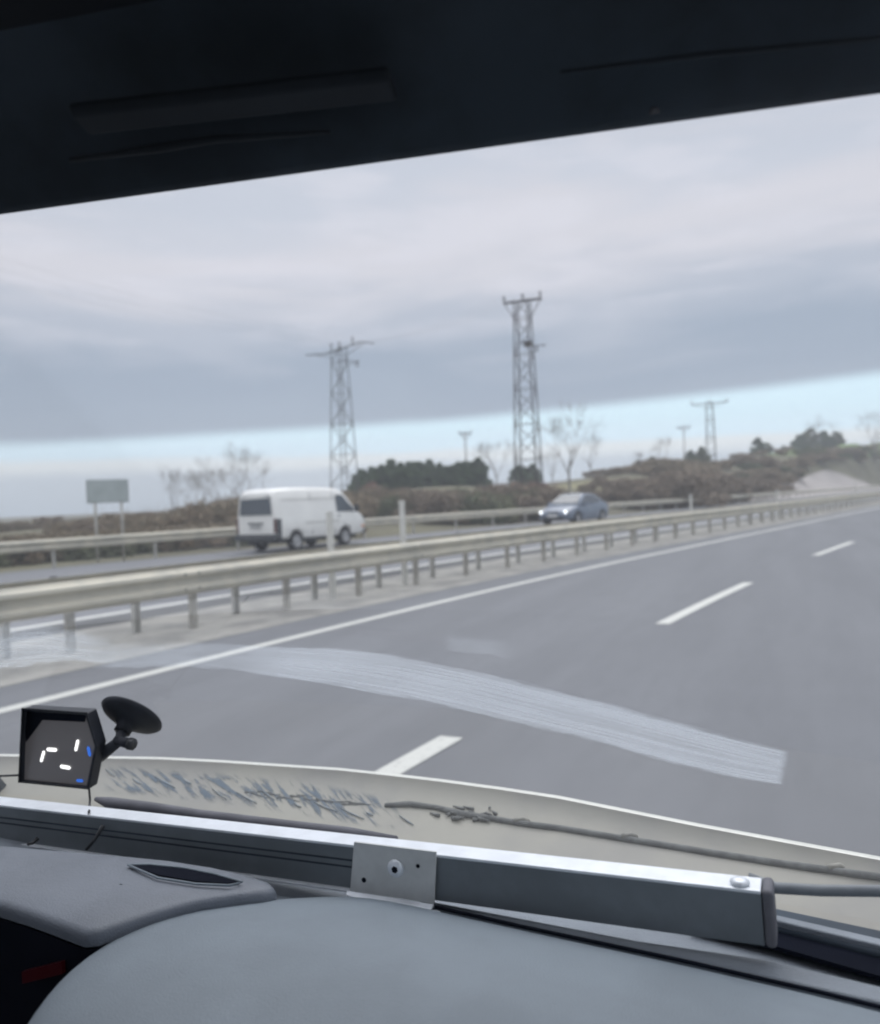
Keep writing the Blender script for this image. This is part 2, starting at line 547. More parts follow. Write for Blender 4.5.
# ------------------------------------------------------------------ guardrails
WPROF = [(0.0, 0.31), (0.018, 0.298), (0.022, 0.285), (0.078, 0.262), (0.082, 0.228), (0.022, 0.188), (0.012, 0.155), (0.022, 0.122),
         (0.082, 0.082), (0.078, 0.048), (0.022, 0.025), (0.018, 0.012), (0.0, 0.0)]


def beam(root, base, side, z0, y0, y1, m):
    mb = MB()
    rows = []
    for y in ys(y0, y1):
        rows.append([(base + cy(y) + side * px, y, z0 + pz) for px, pz in WPROF])
    mb.grid(rows)
    return mb.build('beam', m, root, solid=0.004)


def cpost(root, x, y, m, top=0.66, side=1, wd=0.078, face=None):
    mb = MB()
    s = slope(y)
    rot = Matrix.Rotation(-math.atan(s), 3, 'Z')
    mb.box((x, y, top / 2 - 0.1), (0.006, wd, top + 0.2), rot)
    for k in (-1, 1):
        o = rot @ Vector((-side * 0.03, k * wd / 2, 0))
        mb.box((x + o.x, y + o.y, top / 2 - 0.1), (0.062, 0.006, top + 0.2), rot)
    return mb.build('post', m, root)


def block(root, x, y, side, m, z=0.595):
    mb = MB()
    rot = Matrix.Rotation(-math.atan(slope(y)), 3, 'Z')
    mb.box((x + side * 0.05, y, z), (0.075, 0.09, 0.22), rot)
    return mb.build('spacer', m, root, bevel=0.006)


def solve_y(base, px):
    """distance along the line with sideways base at which it shows in column px"""
    lo, hi = 0.5, 200.0
    for _ in range(50):
        y = (lo + hi) / 2
        p = Vector((base + cy(y), y, 0)) - CAM
        u = 440 + FPX * p.dot(CR) / p.dot(CF)
        if u < px:
            lo = y
        else:
            hi = y
    return (lo + hi) / 2


front = empty('guardrail', (-7.3, 5, 0))
front.location = (0, 0, 0)
tag(front, 'nearest pale steel guardrail, along our side of the median beside the white edge line', 'guardrail', 'guardrails along the road')
beam(front, -7.32, 1, 0.44, -12, 260, M['rail'])
fy = [-9.2 + 1.52 * i for i in range(9)] + [4.55, 5.95, 7.55, 9.15, 10.7, 12.2, 13.75, 15.25, 16.75]
while fy[-1] < 118:
    fy.append(fy[-1] + 1.55)
for y in fy:
    cpost(front, -7.47 + cy(y), y, M['post'])
    if y < 20:
        block(front, -7.43 + cy(y), y, 1, M['post'])

for k in range(12):
    y = 2.7 + 4.6 * k
    mb = MB()
    rows = [[(-7.32 + cy(q) + px + .006, q, .44 + pz) for px, pz in WPROF] for q in (y - .16, y + .16)]
    mb.grid(rows)
    mb.build('beam_joint', M['rail'], front, solid=.004)
    for dz in (.07, .245):
        for dy in (-.1, .1):
            mb = MB()
            q = y + dy
            mb.tube([(-7.32 + cy(q) + .083, q, .44 + dz), (-7.32 + cy(q) + .10, q, .44 + dz)], .014, 8)
            if y < 20:
                mb.build('joint_bolt', M['bolt'], front)
back = empty('guardrail')
tag(back, 'second median guardrail, just behind the nearest one and facing the opposite road', 'guardrail', 'guardrails along the road')
beam(back, -8.02, -1, 0.44, -12, 260, M['rail'])
by = []
y = -8.4
while y < 60:
    by.append(y)
    y += 1.55
for px in ():
    pass
for y in by:
    cpost(back, -7.92 + cy(y), y, M['postlight'], side=-1)
mb = MB()
for y in [6.2 + 4.1 * i for i in range(8)]:
    mb2 = MB()
    mb2.box((-8.03 + cy(y), y, 0.757), (0.03, 0.07, 0.014))
    mb2.build('splice_bolt', M['bolt'], back)

far = empty('guardrail')
tag(far, 'far guardrail on the outer edge of the opposite road, behind the white van', 'guardrail', 'guardrails along the road')
FARB = -20.75
beam(far, FARB, 1, 0.47, -10, 330, M['rail'])
y = -6.0
k = 0
while k < 64:
    cpost(far, FARB - 0.1 + cy(y), y, M['postlight'], top=0.7)
    y += 3.1
    k += 1

# tall white marker posts standing between the two beams of the median
MARK = [(333, 1.30, 'white marker post poking above the median guardrail in front of the white van'),
        (405, 1.42, 'tall white marker post above the median guardrail just right of the white van'),
        (692, 1.25, 'small distant white marker post above the guardrails below the far lattice pylon'),
        (778, 1.25, 'tiny distant white marker post at the left end of the bare bank'),
        (856, 1.45, 'tiny distant white marker post in front of the bare bank at the right')]
for px, hh, lab in MARK:
    y = solve_y(-7.68, px)
    root = empty('marker_post', (-7.68 + cy(y), y, 0), -math.atan(slope(y)))
    tag(root, lab, 'marker post', 'white marker posts in the median')
    mb = MB()
    mb.box((0, 0, hh / 2 - 0.1), (0.05, 0.115, hh + 0.2))
    mb.build('post', M['white_post'], root, bevel=0.012)
    mb = MB()
    mb.box((0, 0, hh + 0.006), (0.056, 0.12, 0.02))
    mb.build('cap', M['white_post'], root, bevel=0.008)

# ------------------------------------------------------------------ sign seen from behind, beyond the far rail
sg = empty('road_sign', (-18.82, 17.87, -0.03), R_(48))
tag(sg, 'small grey rectangular road sign on two posts seen from behind at the left', 'road sign')
mb = MB()
mb.box((0, 0, 2.11), (1.12, 0.025, 0.66))
mb.build('panel', M['signback'], sg, bevel=0.02)
mb = MB()
for z in (1.79, 2.43):
    mb.box((0, 0.02, z), (1.16, 0.04, 0.05))
for x in (-0.56, 0.56):
    mb.box((x, 0.02, 2.11), (0.04, 0.04, 0.6))
mb.build('frame', M['signframe'], sg)
for x in (-0.36, 0.37):
    mb = MB()
    mb.tube([(x, 0.05, 0), (x, 0.05, 2.4)], 0.04, 8)
    mb.build('leg', M['postlight'], sg, smooth=True)


# ------------------------------------------------------------------ vegetation
def clump_cloud(mb, c, r, n, size, flat=0.8, rnd=random):
    for _ in range(n):
        d = Vector((rnd.gauss(0, 1), rnd.gauss(0, 1), rnd.gauss(0, 1))).normalized() * (rnd.random() ** 0.4)
        p = Vector(c) + Vector((d.x * r, d.y * r, d.z * r * flat))
        a = Vector((rnd.gauss(0, 1), rnd.gauss(0, 1), rnd.gauss(0, 1))).normalized()
        b = a.orthogonal().normalized()
        s = size * rnd.uniform(0.5, 1.3)
        q = a.cross(b)
        mb.add([p + q * s, p - q * s * 0.6 + b * s * 0.5, p - q * s * 0.6 - b * s * 0.5], [(0, 1, 2)])


def crown_mesh(name, m, wd, h, z0, nclump, per, size, seed, shape='round'):
    rnd = random.Random(seed)
    mb = MB()
    for i in range(nclump):
        t = rnd.random()
        if shape == 'cone':
            rr = wd * (1 - t) ** 0.8 * rnd.uniform(0.5, 1.0)
        else:
            rr = wd * math.sqrt(max(0.05, 1 - (2 * t - 0.85) ** 2)) * rnd.uniform(0.25, 1.0)
        a = rnd.uniform(0, 2 * math.pi)
        c = (rr * math.cos(a) * 0.75, rr * math.sin(a) * 0.75, z0 + t * h)
        clump_cloud(mb, c, wd * rnd.uniform(0.2, 0.38) * (1 - 0.4 * t), per, size, 0.85, rnd)
    return mb.mesh(name, m)


def limbs(mb, p, d, L, r, depth, rnd, n=5, spread=0.55, up=0.12):
    r = max(r, .005)
    pts, rs = [Vector(p)], [r]
    dd = Vector(d).normalized()
    for k in range(3):
        dd = (dd + Vector((rnd.gauss(0, .10), rnd.gauss(0, .10), rnd.gauss(0, .06) + up * .5))).normalized()
        pts.append(pts[-1] + dd * L / 3)
        rs.append(r * (1 - 0.16 * (k + 1)))
    mb.tube(pts, rs, n if depth > 2 else 3, cap=False)
    if depth <= 0:
        return
    for k in range(rnd.choice((2, 3, 3)) + (1 if depth == 1 else 0)):
        a = rnd.uniform(0, 2 * math.pi)
        o = dd.orthogonal().normalized()
        o = Matrix.Rotation(a, 3, dd) @ o
        nd = (dd + o * rnd.uniform(spread * .6, spread * 1.3) + Vector((0, 0, up))).normalized()
        q = pts[rnd.choice((2, 3, 3))]
        limbs(mb, q, nd, L * rnd.uniform(.62, .85), rs[-1] * rnd.uniform(.55, .8), depth - 1, rnd, n, spread, up)


def bare_tree_parts(seed, H, m, thick=0.09, depth=5):
    rnd = random.Random(seed)
    mt = MB()
    mt.tube([(0, 0, -0.3), (0.02, 0, H * .13), (0, 0.03, H * .26)], [thick, thick * .85, thick * .7], 7)
    mc = MB()
    for k in range(4):
        a = k * 1.6 + rnd.random()
        limbs(mc, (0, 0.03, H * (.20 + .03 * k)), (math.cos(a) * .55, math.sin(a) * .55, 1), H * .27, thick * .55, depth - 1, rnd, 5, .62, .10)
    return mt.mesh('trunk', m), mc.mesh('crown', m)


def shrub_mesh(seed, m, wd, h, n=26, twigs=True):
    """a dense bare thicket bush: stems fanning out with fine twigs and a few dry leaves"""
    rnd = random.Random(seed)
    mb = MB()
    for k in range(n):
        a = rnd.uniform(0, 2 * math.pi)
        rr = rnd.random() ** .5 * wd * .7
        b = Vector((rr * math.cos(a), rr * math.sin(a), -0.1))
        limbs(mb, b, (rnd.gauss(0, .35), rnd.gauss(0, .35), 1), h * rnd.uniform(.3, .5), 0.022, 2, rnd, 3, 0.6, 0.15)
    for k in range(n):
        a = rnd.uniform(0, 2 * math.pi)
        rr = rnd.random() ** .5 * wd * .8
        clump_cloud(mb, (rr * math.cos(a), rr * math.sin(a), h * rnd.uniform(.12, .82) * (1 - .4 * (rr / wd) ** 2)), wd * .30, 170, 0.12, 0.8, rnd)
    return mb.mesh('bush_foliage', m)


def put(name, parts, x, y, z, s, rz, label, cat, group=None, sz=None):
    o = empty(name, (x, y, z), rz)
    o.scale = (s, s, sz or s)
    tag(o, label, cat, group)
    for pn, me in parts:
        c = bpy.data.objects.new(pn, me)
        c.parent = o
        col.objects.link(c)
    return o


def polar(px, R):
    """ground point seen in column px at distance R"""
    r = ray(px, 495)
    v = Vector((r.x, r.y, 0)).normalized() * R
    return v.x, v.y


trunkm = {}


def simple_trunk(h, r, seed):
    mb = MB()
    rnd = random.Random(seed)
    mb.tube([(0, 0, -0.4), (rnd.gauss(0, .05), 0, h * .5), (0, rnd.gauss(0, .08), h)], [r, r * .8, r * .45], 7)
    for k in range(5):
        a = rnd.uniform(0, 6.28)
        mb.tube([(0, 0, h * (.45 + .1 * k)), (math.cos(a) * h * .25, math.sin(a) * h * .25, h * (.6 + .1 * k))], [r * .4, r * .15], 4)
    return mb.mesh('trunk', M['bark'])


EV = [(crown_mesh('crown', M['ever'], 1.9, 3.5, 0.5, 60, 210, 0.15, 11 + i, 'round' if i != 2 else 'cone'), simple_trunk(3.2, .13, i)) for i in range(3)]
OL = [(crown_mesh('crown', M['olive'], 1.7, 2.9, 0.4, 50, 180, 0.14, 31 + i), simple_trunk(2.6, .11, 5 + i)) for i in range(2)]
# evergreens on the bank right of the van: (column, distance, top row, kind)
eprof = [(356, 480), (362, 472), (370, 466), (378, 462), (390, 464), (404, 460), (420, 459), (436, 464), (450, 467), (462, 467), (474, 461), (482, 460), (488, 470)]
er = random.Random(21)
ever = []
for i in range(27):
    px = 358 + i * 4.85
    ever.append((px, er.uniform(68, 84), interp(eprof, px) + (er.uniform(-3, 5) if i % 2 else er.uniform(2, 10)), er.choice((0, 1, 0, 1, 2))))
ever += [(519, 86, 466, 1), (526, 84, 468, 0), (534, 88, 465, 0)]
for i, (px, R, top, kd) in enumerate(ever):
    x, y = polar(px, R)
    z = ground_z(x, y)
    topz = EYE + ((499.5 - 0.0402 * (px - 440)) - top) / FPX * R
    s = max(0.5, (topz - z) / 4.1)
    place = 'hedge-like clump right of the white van' if px < 500 else 'small clump behind the tall pylon legs'
    put('evergreen_tree', [('crown', EV[kd][0]), ('trunk', EV[kd][1])], x, y, z, s, i * 1.3,
        ('pointed dark evergreen tree in the ' if kd == 2 else 'dark round evergreen tree in the ') + place, 'tree', 'evergreen trees on the bank ' + ('by the van' if px < 500 else 'by the pylon'), sz=s).scale = (s * er.uniform(.9, 1.35), s * er.uniform(.9, 1.3), s)

SH = [shrub_mesh(50 + i, M['brown'] if i % 2 else M['twig'], 2.2, 3.0) for i in range(4)]
SR = shrub_mesh(60, M['rust'], 2.0, 2.6)
SO = shrub_mesh(61, M['olive'], 2.2, 2.4)


def bush(px, R, top, me, label, group, k=0, wide=1.0):
    x, y = polar(px, R)
    z = ground_z(x, y)
    topz = EYE + ((499.5 - 0.0402 * (px - 440)) - top) / FPX * R
    s = max(0.35, (topz - z) / 2.65)
    put('bush', [('foliage', me)], x, y, z, s * wide, k * 2.1, label, 'bush', group, sz=s)


rnd = random.Random(3)
# left thicket: outline rises towards the van
prof = [(-40, 538), (0, 534), (30, 526), (60, 520), (100, 513), (130, 510), (160, 509), (190, 507), (215, 499), (238, 493), (262, 500), (300, 500), (340, 492), (365, 486)]
for i in range(56):
    px = -30 + i * 7
    tp = interp(prof, px) + (rnd.uniform(-2, 3) if i % 2 else rnd.uniform(2, 9))
    R = rnd.uniform(34, 52)
    if px < 60:
        R = rnd.uniform(60, 80)
    bush(px, R, tp, SH[i % 4], 'bare brown bush in the thicket behind the far guardrail left of the van', 'brown bushes left of the van', i, 1.1)
for i in range(40):
    px = -30 + i * 7
    az = math.degrees(math.atan2(*[polar(px, 1.0)[q] for q in (0, 1)]))
    R = r_rail(az) + rnd.uniform(2.0, 6)
    bush(px, R, interp([(-40, 548), (240, 526)], px) + rnd.uniform(0, 7), [SH[1], SO, SH[3]][i % 3], 'low dry scrub growing right behind the far guardrail at the left', 'scrub along the far guardrail', i, 1.5)
prof2 = [(365, 484), (400, 482), (440, 481), (480, 482), (520, 478), (552, 484)]
for i in range(34):
    px = 366 + i * 5.8
    bush(px, rnd.uniform(44, 58), interp(prof2, px) + rnd.uniform(2, 12), [SO, SH[1], SH[2], SO][i % 4], 'low olive brown bush on the bank between the van and the tall pylon', 'bushes between the van and the pylon', i, 1.2)
for i in range(4):
    bush(522 + i * 8, 57 + i, 478 + rnd.uniform(0, 5), SR, 'reddish brown bush behind the foot of the tall pylon', 'reddish bushes at the pylon foot', i, 0.9)
bush(372, 62, 480, SR, 'single rust coloured bush just right of the van cab', 'rust bush by the van', 2, 0.7)
prof3 = [(585, 480), (600, 473), (620, 468), (650, 460), (672, 457), (690, 458), (720, 461), (750, 462), (775, 464), (790, 470)]
for i in range(76):
    px = 588 + i * 2.7
    back_row = i % 2
    tp = interp(prof3, px) + (rnd.uniform(-1, 5) if back_row else rnd.uniform(12, 22))
    R = (rnd.uniform(88, 110) if back_row else rnd.uniform(64, 80)) + max(0, px - 690) * 0.45
    bush(px, R, tp, SH[i % 4], 'bare brown bush in the thicket between the blue car and the pale bank', 'brown bushes right of the blue car', i, 1.25)
for i in range(64):
    px = 742 + i * 2.5
    az = math.degrees(math.atan2(*[polar(px, 1.0)[q] for q in (0, 1)]))
    R = r_rail(az) + (rnd.uniform(16, 34) if px < 800 else rnd.uniform(27, 38))
    x_, y_ = polar(px, R)
    top = 499.5 - 0.0402 * (px - 440) - (ground_z(x_, y_) + rnd.uniform(.7, 1.7) - EYE) / R * FPX
    bush(px, R, top, [SH[1], SO, SH[0], SH[3]][i % 4], 'low dark bush on the hillside just above the pale bank at the right', 'bushes on the hillside', i, rnd.uniform(1.3, 2.4))
# hill-top trees
for i, (px, R, top, kd) in enumerate([(760, 170, 441, 0), (768, 172, 446, 1), (785, 176, 449, 1), (801, 200, 439, 0), (812, 205, 434, 1), (826, 205, 436, 0), (838, 208, 437, 1), (692, 120, 452, 0), (703, 122, 449, 1), (653, 112, 458, 1), (640, 118, 461, 0)]):
    x, y = polar(px, R)
    z = ground_z(x, y)
    topz = EYE + ((499.5 - 0.0402 * (px - 440)) - top) / FPX * R
    s = (topz - z) / 4.3 if kd == 0 else (topz - z) / 3.5
    src = (EV[0] if kd == 0 else OL[i % 2])
    lab = ('dark green tree' if kd == 0 else 'olive green tree') + (' on the hill top at the right' if px > 750 else ' rising from the thicket by the far lattice pylon')
    put('hill_tree', [('crown', src[0]), ('trunk', src[1])], x, y, z, s * 1.1, i * 1.1, lab, 'tree', 'trees ' + ('on the hill' if px > 750 else 'by the far pylon'), sz=s)

BT = [bare_tree_parts(70 + i, 6.0, M['bark'], 0.11, 6) for i in range(3)]
bare = [(176, 58, 482, 'slim bare tree, leftmost of the bare trees left of the van'), (199, 60, 476, 'bare leafless tree between the road sign and the van'),
        (222, 56, 475, 'bare leafless tree close to the rear of the van'), (241, 60, 464, 'tallest bare tree, directly behind the rear of the van'),
        (570, 74, 424, 'tall bare spreading tree standing behind the blue car'), (497, 84, 446, 'faint bare tree left of the tall pylon'),
        (592, 96, 444, 'smaller bare tree right behind the tall spreading one'),
        (553, 90, 455, 'short bare tree between the tall pylon and the spreading tree'), (640, 100, 455, 'bare tree rising from the thicket right of the blue car'),
        (664, 108, 446, 'bare tree in the thicket left of the small utility pole'), (822, 205, 430, 'bare tree above the green hill trees'), (876, 190, 425, 'bare tree at the right edge of the photo')]
for i, (px, R, top, lab) in enumerate(bare):
    x, y = polar(px, R)
    z = ground_z(x, y)
    topz = EYE + ((499.5 - 0.0402 * (px - 440)) - top) / FPX * R
    s = (topz - z) / 5.2
    tr, cr = BT[i % 3]
    put('bare_tree', [('trunk', tr), ('crown', cr)], x, y, z, s, i * 2.3, lab, 'tree', 'bare leafless trees', sz=s)


# ------------------------------------------------------------------ pylons and wires
def bar(mb, a, b, t):
    mb.tube([a, b], t, 4, cap=False)


def lattice(name, px, R, H, wb, wt, m, label, rz, kind, t=0.045, group='lattice pylons'):
    x, y = polar(px, R)
    z = ground_z(x, y)
    root = empty(name, (x, y, z), rz)
    tag(root, label, 'pylon', group)
    H = H - z
    cs = [(-1, -1), (1, -1), (1, 1), (-1, 1)]
    hw = lambda q: (wb + (wt - wb) * q) / 2
    for sx, sy in cs:
        mb = MB()
        bar(mb, (sx * hw(0), sy * hw(0), -0.3), (sx * hw(1), sy * hw(1), H), t)
        mb.build('leg', m, root)
    mb = MB()
    n = int(H / 1.15)
    for i in range(n):
        q0, q1 = i / n, (i + 1) / n
        for k in range(4):
            a, b = cs[k], cs[(k + 1) % 4]
            p = lambda c, q: (c[0] * hw(q), c[1] * hw(q), H * q)
            if (i + k) % 2:
                bar(mb, p(a, q0), p(b, q1), t * .62)
            else:
                bar(mb, p(b, q0), p(a, q1), t * .62)
            if i % 2 == 0:
                bar(mb, p(a, q1), p(b, q1), t * .5)
    mb.build('bracing', m, root)

    def insul(x, z, y=0.0, hh=0.45, d=1):
        mb = MB()
        mb.tube([(x, y, z), (x, y, z + d * hh)], 0.03, 6)
        for k in range(3):
            zz = z + d * hh * (.35 + .25 * k)
            mb.tube([(x, y, zz - .03), (x, y, zz), (x, y, zz + .05)], [.05, .12, .04], 8)
        mb.build('insulator', M['insul'], root, smooth=True)
    mb = MB()
    if kind == 'flat':
        bar(mb, (-1.35, 0, H + .02), (1.35, 0, H + .02), .07)
        bar(mb, (-1.35, .25, H + .02), (1.35, .25, H + .02), .05)
        bar(mb, (-1.3, 0, H), (-.5, 0, H - 1.3), .035)
        bar(mb, (1.3, 0, H), (.5, 0, H - 1.3), .035)
        mb.build('crossarm', m, root)
        for xx in (-1.28, 0.05, 1.28):
            insul(xx, H + .05)
        mb = MB()
        bar(mb, (0, 0, H - 3.1), (1.55, 0, H - 3.15), .045)
        mb.box((0.3, 0, H - 2.9), (.5, .3, .3))
        mb.build('switch_arm', m, root)
        insul(0.9, H - 3.15, 0, .4, -1)
    elif kind == 'wide':
        bar(mb, (-3.3, 0, H - .25), (-1.4, 0, H - .4), .06)
        bar(mb, (-1.4, 0, H - .4), (.7, 0, H - .1), .07)
        bar(mb, (.7, 0, H - .1), (2.2, 0, H + .15), .06)
        bar(mb, (2.2, 0, H + .15), (3.4, 0, H - .15), .05)
        bar(mb, (-2.6, 0, H - .28), (-.5, 0, H - .9), .03)
        bar(mb, (2.4, 0, H), (.5, 0, H - .8), .03)
        mb.build('crossarm', m, root)
        for xx in (-.75, .05, 1.35):
            insul(xx, H + (-.25 if xx < 0 else .05 if xx > 1 else -.2), 0, .65)
        mb = MB()
        bar(mb, (0, 0, H - 1.1), (1.9, 0, H - 1.35), .045)
        bar(mb, (0, 0, H - 1.7), (1.9, 0, H - 1.35), .03)
        mb.build('switch_arm', m, root)
        insul(1.7, H - 1.35, 0, .45, -1)
    else:
        bar(mb, (-2.7, 0, H - .15), (2.7, 0, H), .09)
        bar(mb, (-2.5, 0, H - .15), (0, 0, H - .9), .04)
        bar(mb, (2.5, 0, H), (0, 0, H - .9), .04)
        mb.build('crossarm', m, root)
        for xx in (-2.5, 0, 2.5):
            insul(xx, H, 0, .5)
    return root, Vector((x, y, z + H))


p1, t1 = lattice('lattice_pylon', 345, 65, 14.0, 1.7, .85, M['steel2'], 'slim grey lattice pylon with wide drooping crossarm, rising behind the white van', R_(-4), 'wide', .04)
p2, t2 = lattice('lattice_pylon', 529.5, 55, 14.7, 1.65, .88, M['steel'], 'tallest dark lattice pylon with three insulators on a short crossarm, left of the blue car', R_(1), 'flat', .05)
p3, t3 = lattice('lattice_pylon', 712.5, 125, 14.1, 1.4, .9, M['steel2'], 'small distant lattice pylon with a wide straight crossarm above the thicket at the right', R_(8), 'tee', .07)


def utility_pole(px, R, topy, wd, label):
    x, y = polar(px, R)
    z = ground_z(x, y)
    topz = EYE + ((499.5 - 0.0402 * (px - 440)) - topy) / FPX * R
    H = topz - z
    root = empty('utility_pole', (x, y, z), -math.atan2(x, y))
    tag(root, label, 'utility pole', 'small distant utility poles')
    mb = MB()
    mb.tube([(0, 0, -.3), (0, 0, H)], [.15, .09], 8)
    mb.build('mast', M['concrete'], root, smooth=True)
    mb = MB()
    mb.box((0, 0, H - .25), (wd, .14, .16))
    bar(mb, (-wd * .4, 0, H - .3), (0, 0, H - 1.1), .05)
    bar(mb, (wd * .4, 0, H - .3), (0, 0, H - 1.1), .05)
    mb.build('crossarm', M['steel'], root)
    for xx in (-wd * .45, 0, wd * .45):
        mb = MB()
        mb.tube([(xx, 0, H - .2), (xx, 0, H + .2)], [.1, .06], 6)
        mb.build('insulator', M['insul'], root)
    return Vector((x, y, topz))


u1 = utility_pole(467.5, 110, 432, 1.7, 'small utility pole with a short crossarm above the evergreen trees')
u2 = utility_pole(686, 150, 429, 2.2, 'faint distant utility pole just left of the small far pylon')


def wire(a, b, sag, label, r=0.009):
    mb = MB()
    pts = []
    for i in range(17):
        t = i / 16
        p = a.lerp(b, t)
        p.z -= sag * 4 * t * (1 - t)
        pts.append(p)
    mb.tube(pts, r, 4, cap=False)
    o = mb.build('power_line', M['wire'])
    tag(o, label, 'power line', 'power lines between the pylons')


L0 = Vector((*polar(-150, 62), 19.5))
names = ['lowest', 'middle', 'highest']
for k, dx in enumerate((-.7, 0, 1.3)):
    d = Vector((dx * .8, dx * .2, 0.4 + 0.15 * k))
    wire(t1 + d, L0 + Vector((0, 0, k * .9)), 1.0, names[k] + ' of the power lines running left from the grey pylon over the van', 0.006)
for k, dx in enumerate((-1.28, 0.05, 1.28)):
    wire(t2 + Vector((dx, 0, .5)), t1 + Vector((dx * .8, 0, .3)), .8, ['left', 'middle', 'right'][k] + ' power line of the span between the two large pylons', 0.004)

# ------------------------------------------------------------------ winter haze
HAZE = 0.0015
mb = MB()
mb.box((-60, 150, 14.5), (560, 420, 33))
hz = mb.mesh('haze', [])
ho = bpy.data.objects.new('haze', hz)
col.objects.link(ho)
hm = bpy.data.materials.new('haze')
hm.use_nodes = True
t = NT(hm.node_tree)
pv = t.n('ShaderNodeVolumePrincipled', {'Color': (0.85, 0.88, 0.91, 1), 'Density': HAZE, 'Anisotropy': 0.2})
t.n('ShaderNodeOutputMaterial', {1: pv.outputs[0]})
hz.materials.append(hm)
tag(ho, kind='stuff')

# ------------------------------------------------------------------ vehicles
def wheel(root, x, y, r, wd, side):
    """x forward, y sideways"""
    mb = MB()
    prof = [(r * .62, -wd / 2), (r * .93, -wd / 2), (r, -wd * .35), (r, wd * .35), (r * .93, wd / 2), (r * .62, wd / 2)]
    n = 28
    rows = [[(x + pr * math.cos(2 * math.pi * j / n), y + py, r + pr * math.sin(2 * math.pi * j / n)) for j in range(n)] for pr, py in prof]
    mb.grid(rows, closed=True)
    w_ = empty('wheel', (0, 0, 0))
    w_.parent = root
    mb.build('tyre', M['tyre'], w_, smooth=True)
    mb = MB()
    for j in range(n):
        pass
    yy = y + side * wd * .36
    rows = [[(x + pr * math.cos(2 * math.pi * j / n), yy + side * o, r + pr * math.sin(2 * math.pi * j / n)) for j in range(n)]
            for pr, o in ((r * .63, .01), (r * .58, .0), (r * .5, -.03), (r * .25, -.015), (r * .16, .01), (0.001, .012))]
    mb.grid(rows, closed=True)
    for k in range(5):
        a = k * 1.2566
        mb.box((x + math.cos(a) * r * .38, yy + side * 0.0, r + math.sin(a) * r * .38), (r * .4, .02, r * .09), Matrix.Rotation(-a, 3, 'Y'))
    mb.build('rim', M['rim'], w_, smooth=True)


def section_loft(mb, secs, nz=None):
    """secs: list of (x, [(y,z)...]) closed rings with equal counts; caps both ends"""
    rows = [[(x if not callable(x) else x(z), y, z) for y, z in ring] for x, ring in secs]
    mb.grid(rows, closed=True)
    n = len(secs[0][1])
    o = len(mb.v) - len(secs) * n
    mb.f.append(tuple(o + j for j in range(n - 1, -1, -1)))
    mb.mi.append(mb.cur)
    mb.f.append(tuple(o + (len(secs) - 1) * n + j for j in range(n)))
    mb.mi.append(mb.cur)


def ring(wl, wm, wt, zb, zm, zt, r=0.07):
    """body cross-section: bottom half width, waist half width, top half width"""
    pts = [(wl - .05, zb), (wl, zb + .06), (wm, (zb + zm) / 2), (wm, zm), (wm * .35 + wt * .65, zm + (zt - zm) * .62), (wt, zt - r), (wt - r * 1.1, zt - .015), (wt * .4, zt)]
    return pts + [(-y, z) for y, z in reversed(pts)]


def sil(prof, x):
    return interp(prof, x)


def arch_cut(obj, cutters):
    for c in cutters:
        md = obj.modifiers.new('arch', 'BOOLEAN')
        md.object = c
        md.operation = 'DIFFERENCE'
        md.solver = 'EXACT'


def bake(o):
    """apply the modifiers into the mesh and forget the cutters"""
    dg = bpy.context.evaluated_depsgraph_get()
    dg.update()
    me = bpy.data.meshes.new_from_object(o.evaluated_get(dg))
    o.modifiers.clear()
    o.data = me


def cut_arches(o, wheels, r, wd):
    cs = []
    for x in wheels:
        for s in (-1, 1):
            mb = MB()
            mb.tube([(x, s * (wd - .22), r), (x, s * (wd + .2), r)], r * 1.17, 28)
            c = mb.build('cutter', M['tyre'])
            cs.append(c)
    arch_cut(o, cs)
    bake(o)
    for c in cs:
        bpy.data.objects.remove(c)


# ---- white van: x forward, rear at x=0, length 4.7
VL, VH, VW = 4.7, 1.98, 0.85
van = empty('van', (0, 0, 0))
tag(van, 'white panel van with a black rear bumper driving away on the opposite road', 'van')
mb = MB()
secs = []
for x, zt, zb, k in [(0.0, 1.72, .52, .90), (0.03, 1.83, .46, .955), (0.10, 1.91, .42, .985), (0.30, 1.96, .40, 1), (1.0, 1.985, .38, 1), (2.2, 1.985, .36, 1), (3.0, 1.965, .36, 1), (3.3, 1.93, .36, .995),
                     (3.52, 1.84, .36, .99), (3.78, 1.60, .36, .985), (4.05, 1.33, .36, .98), (4.24, 1.16, .36, .97), (4.45, 1.06, .37, .95), (4.62, .92, .40, .90), (4.69, .78, .44, .82)]:
    zm = min(1.02, zt - .18)
    fr = max(0.0, min(1.0, (zt - 1.02) / .95))
    wt = VW * (0.95 - .13 * fr)
    secs.append((x, [(y * k, z) for y, z in ring(VW * .96, VW, wt, zb, zm, zt, .10 if x < 3.4 else .07)]))
section_loft(mb, secs)
body = mb.build('body', M['white'], van, smooth=True)
cut_arches(body, (0.95, 3.45), .32, VW)
body.data.polygons.foreach_set('use_smooth', [True] * len(body.data.polygons))
body.modifiers.new('wn', 'WEIGHTED_NORMAL')


def vside(z):
    """half width of the van side at height z"""
    if z < 1.02:
        return VW
    return VW + (VW * .82 - VW) * ((z - 1.02) / .88) * .82


def side_panel(name, m, root, pts, s, off=0.006, parent=None, fn=vside, th=0.01):
    poly = [Vector((x, s * (fn(z) + off), z)) for x, z in pts]
    mb = MB()
    mb.prism(poly, Vector((0, -s * th, 0)))
    return mb.build(name, m, parent or root)


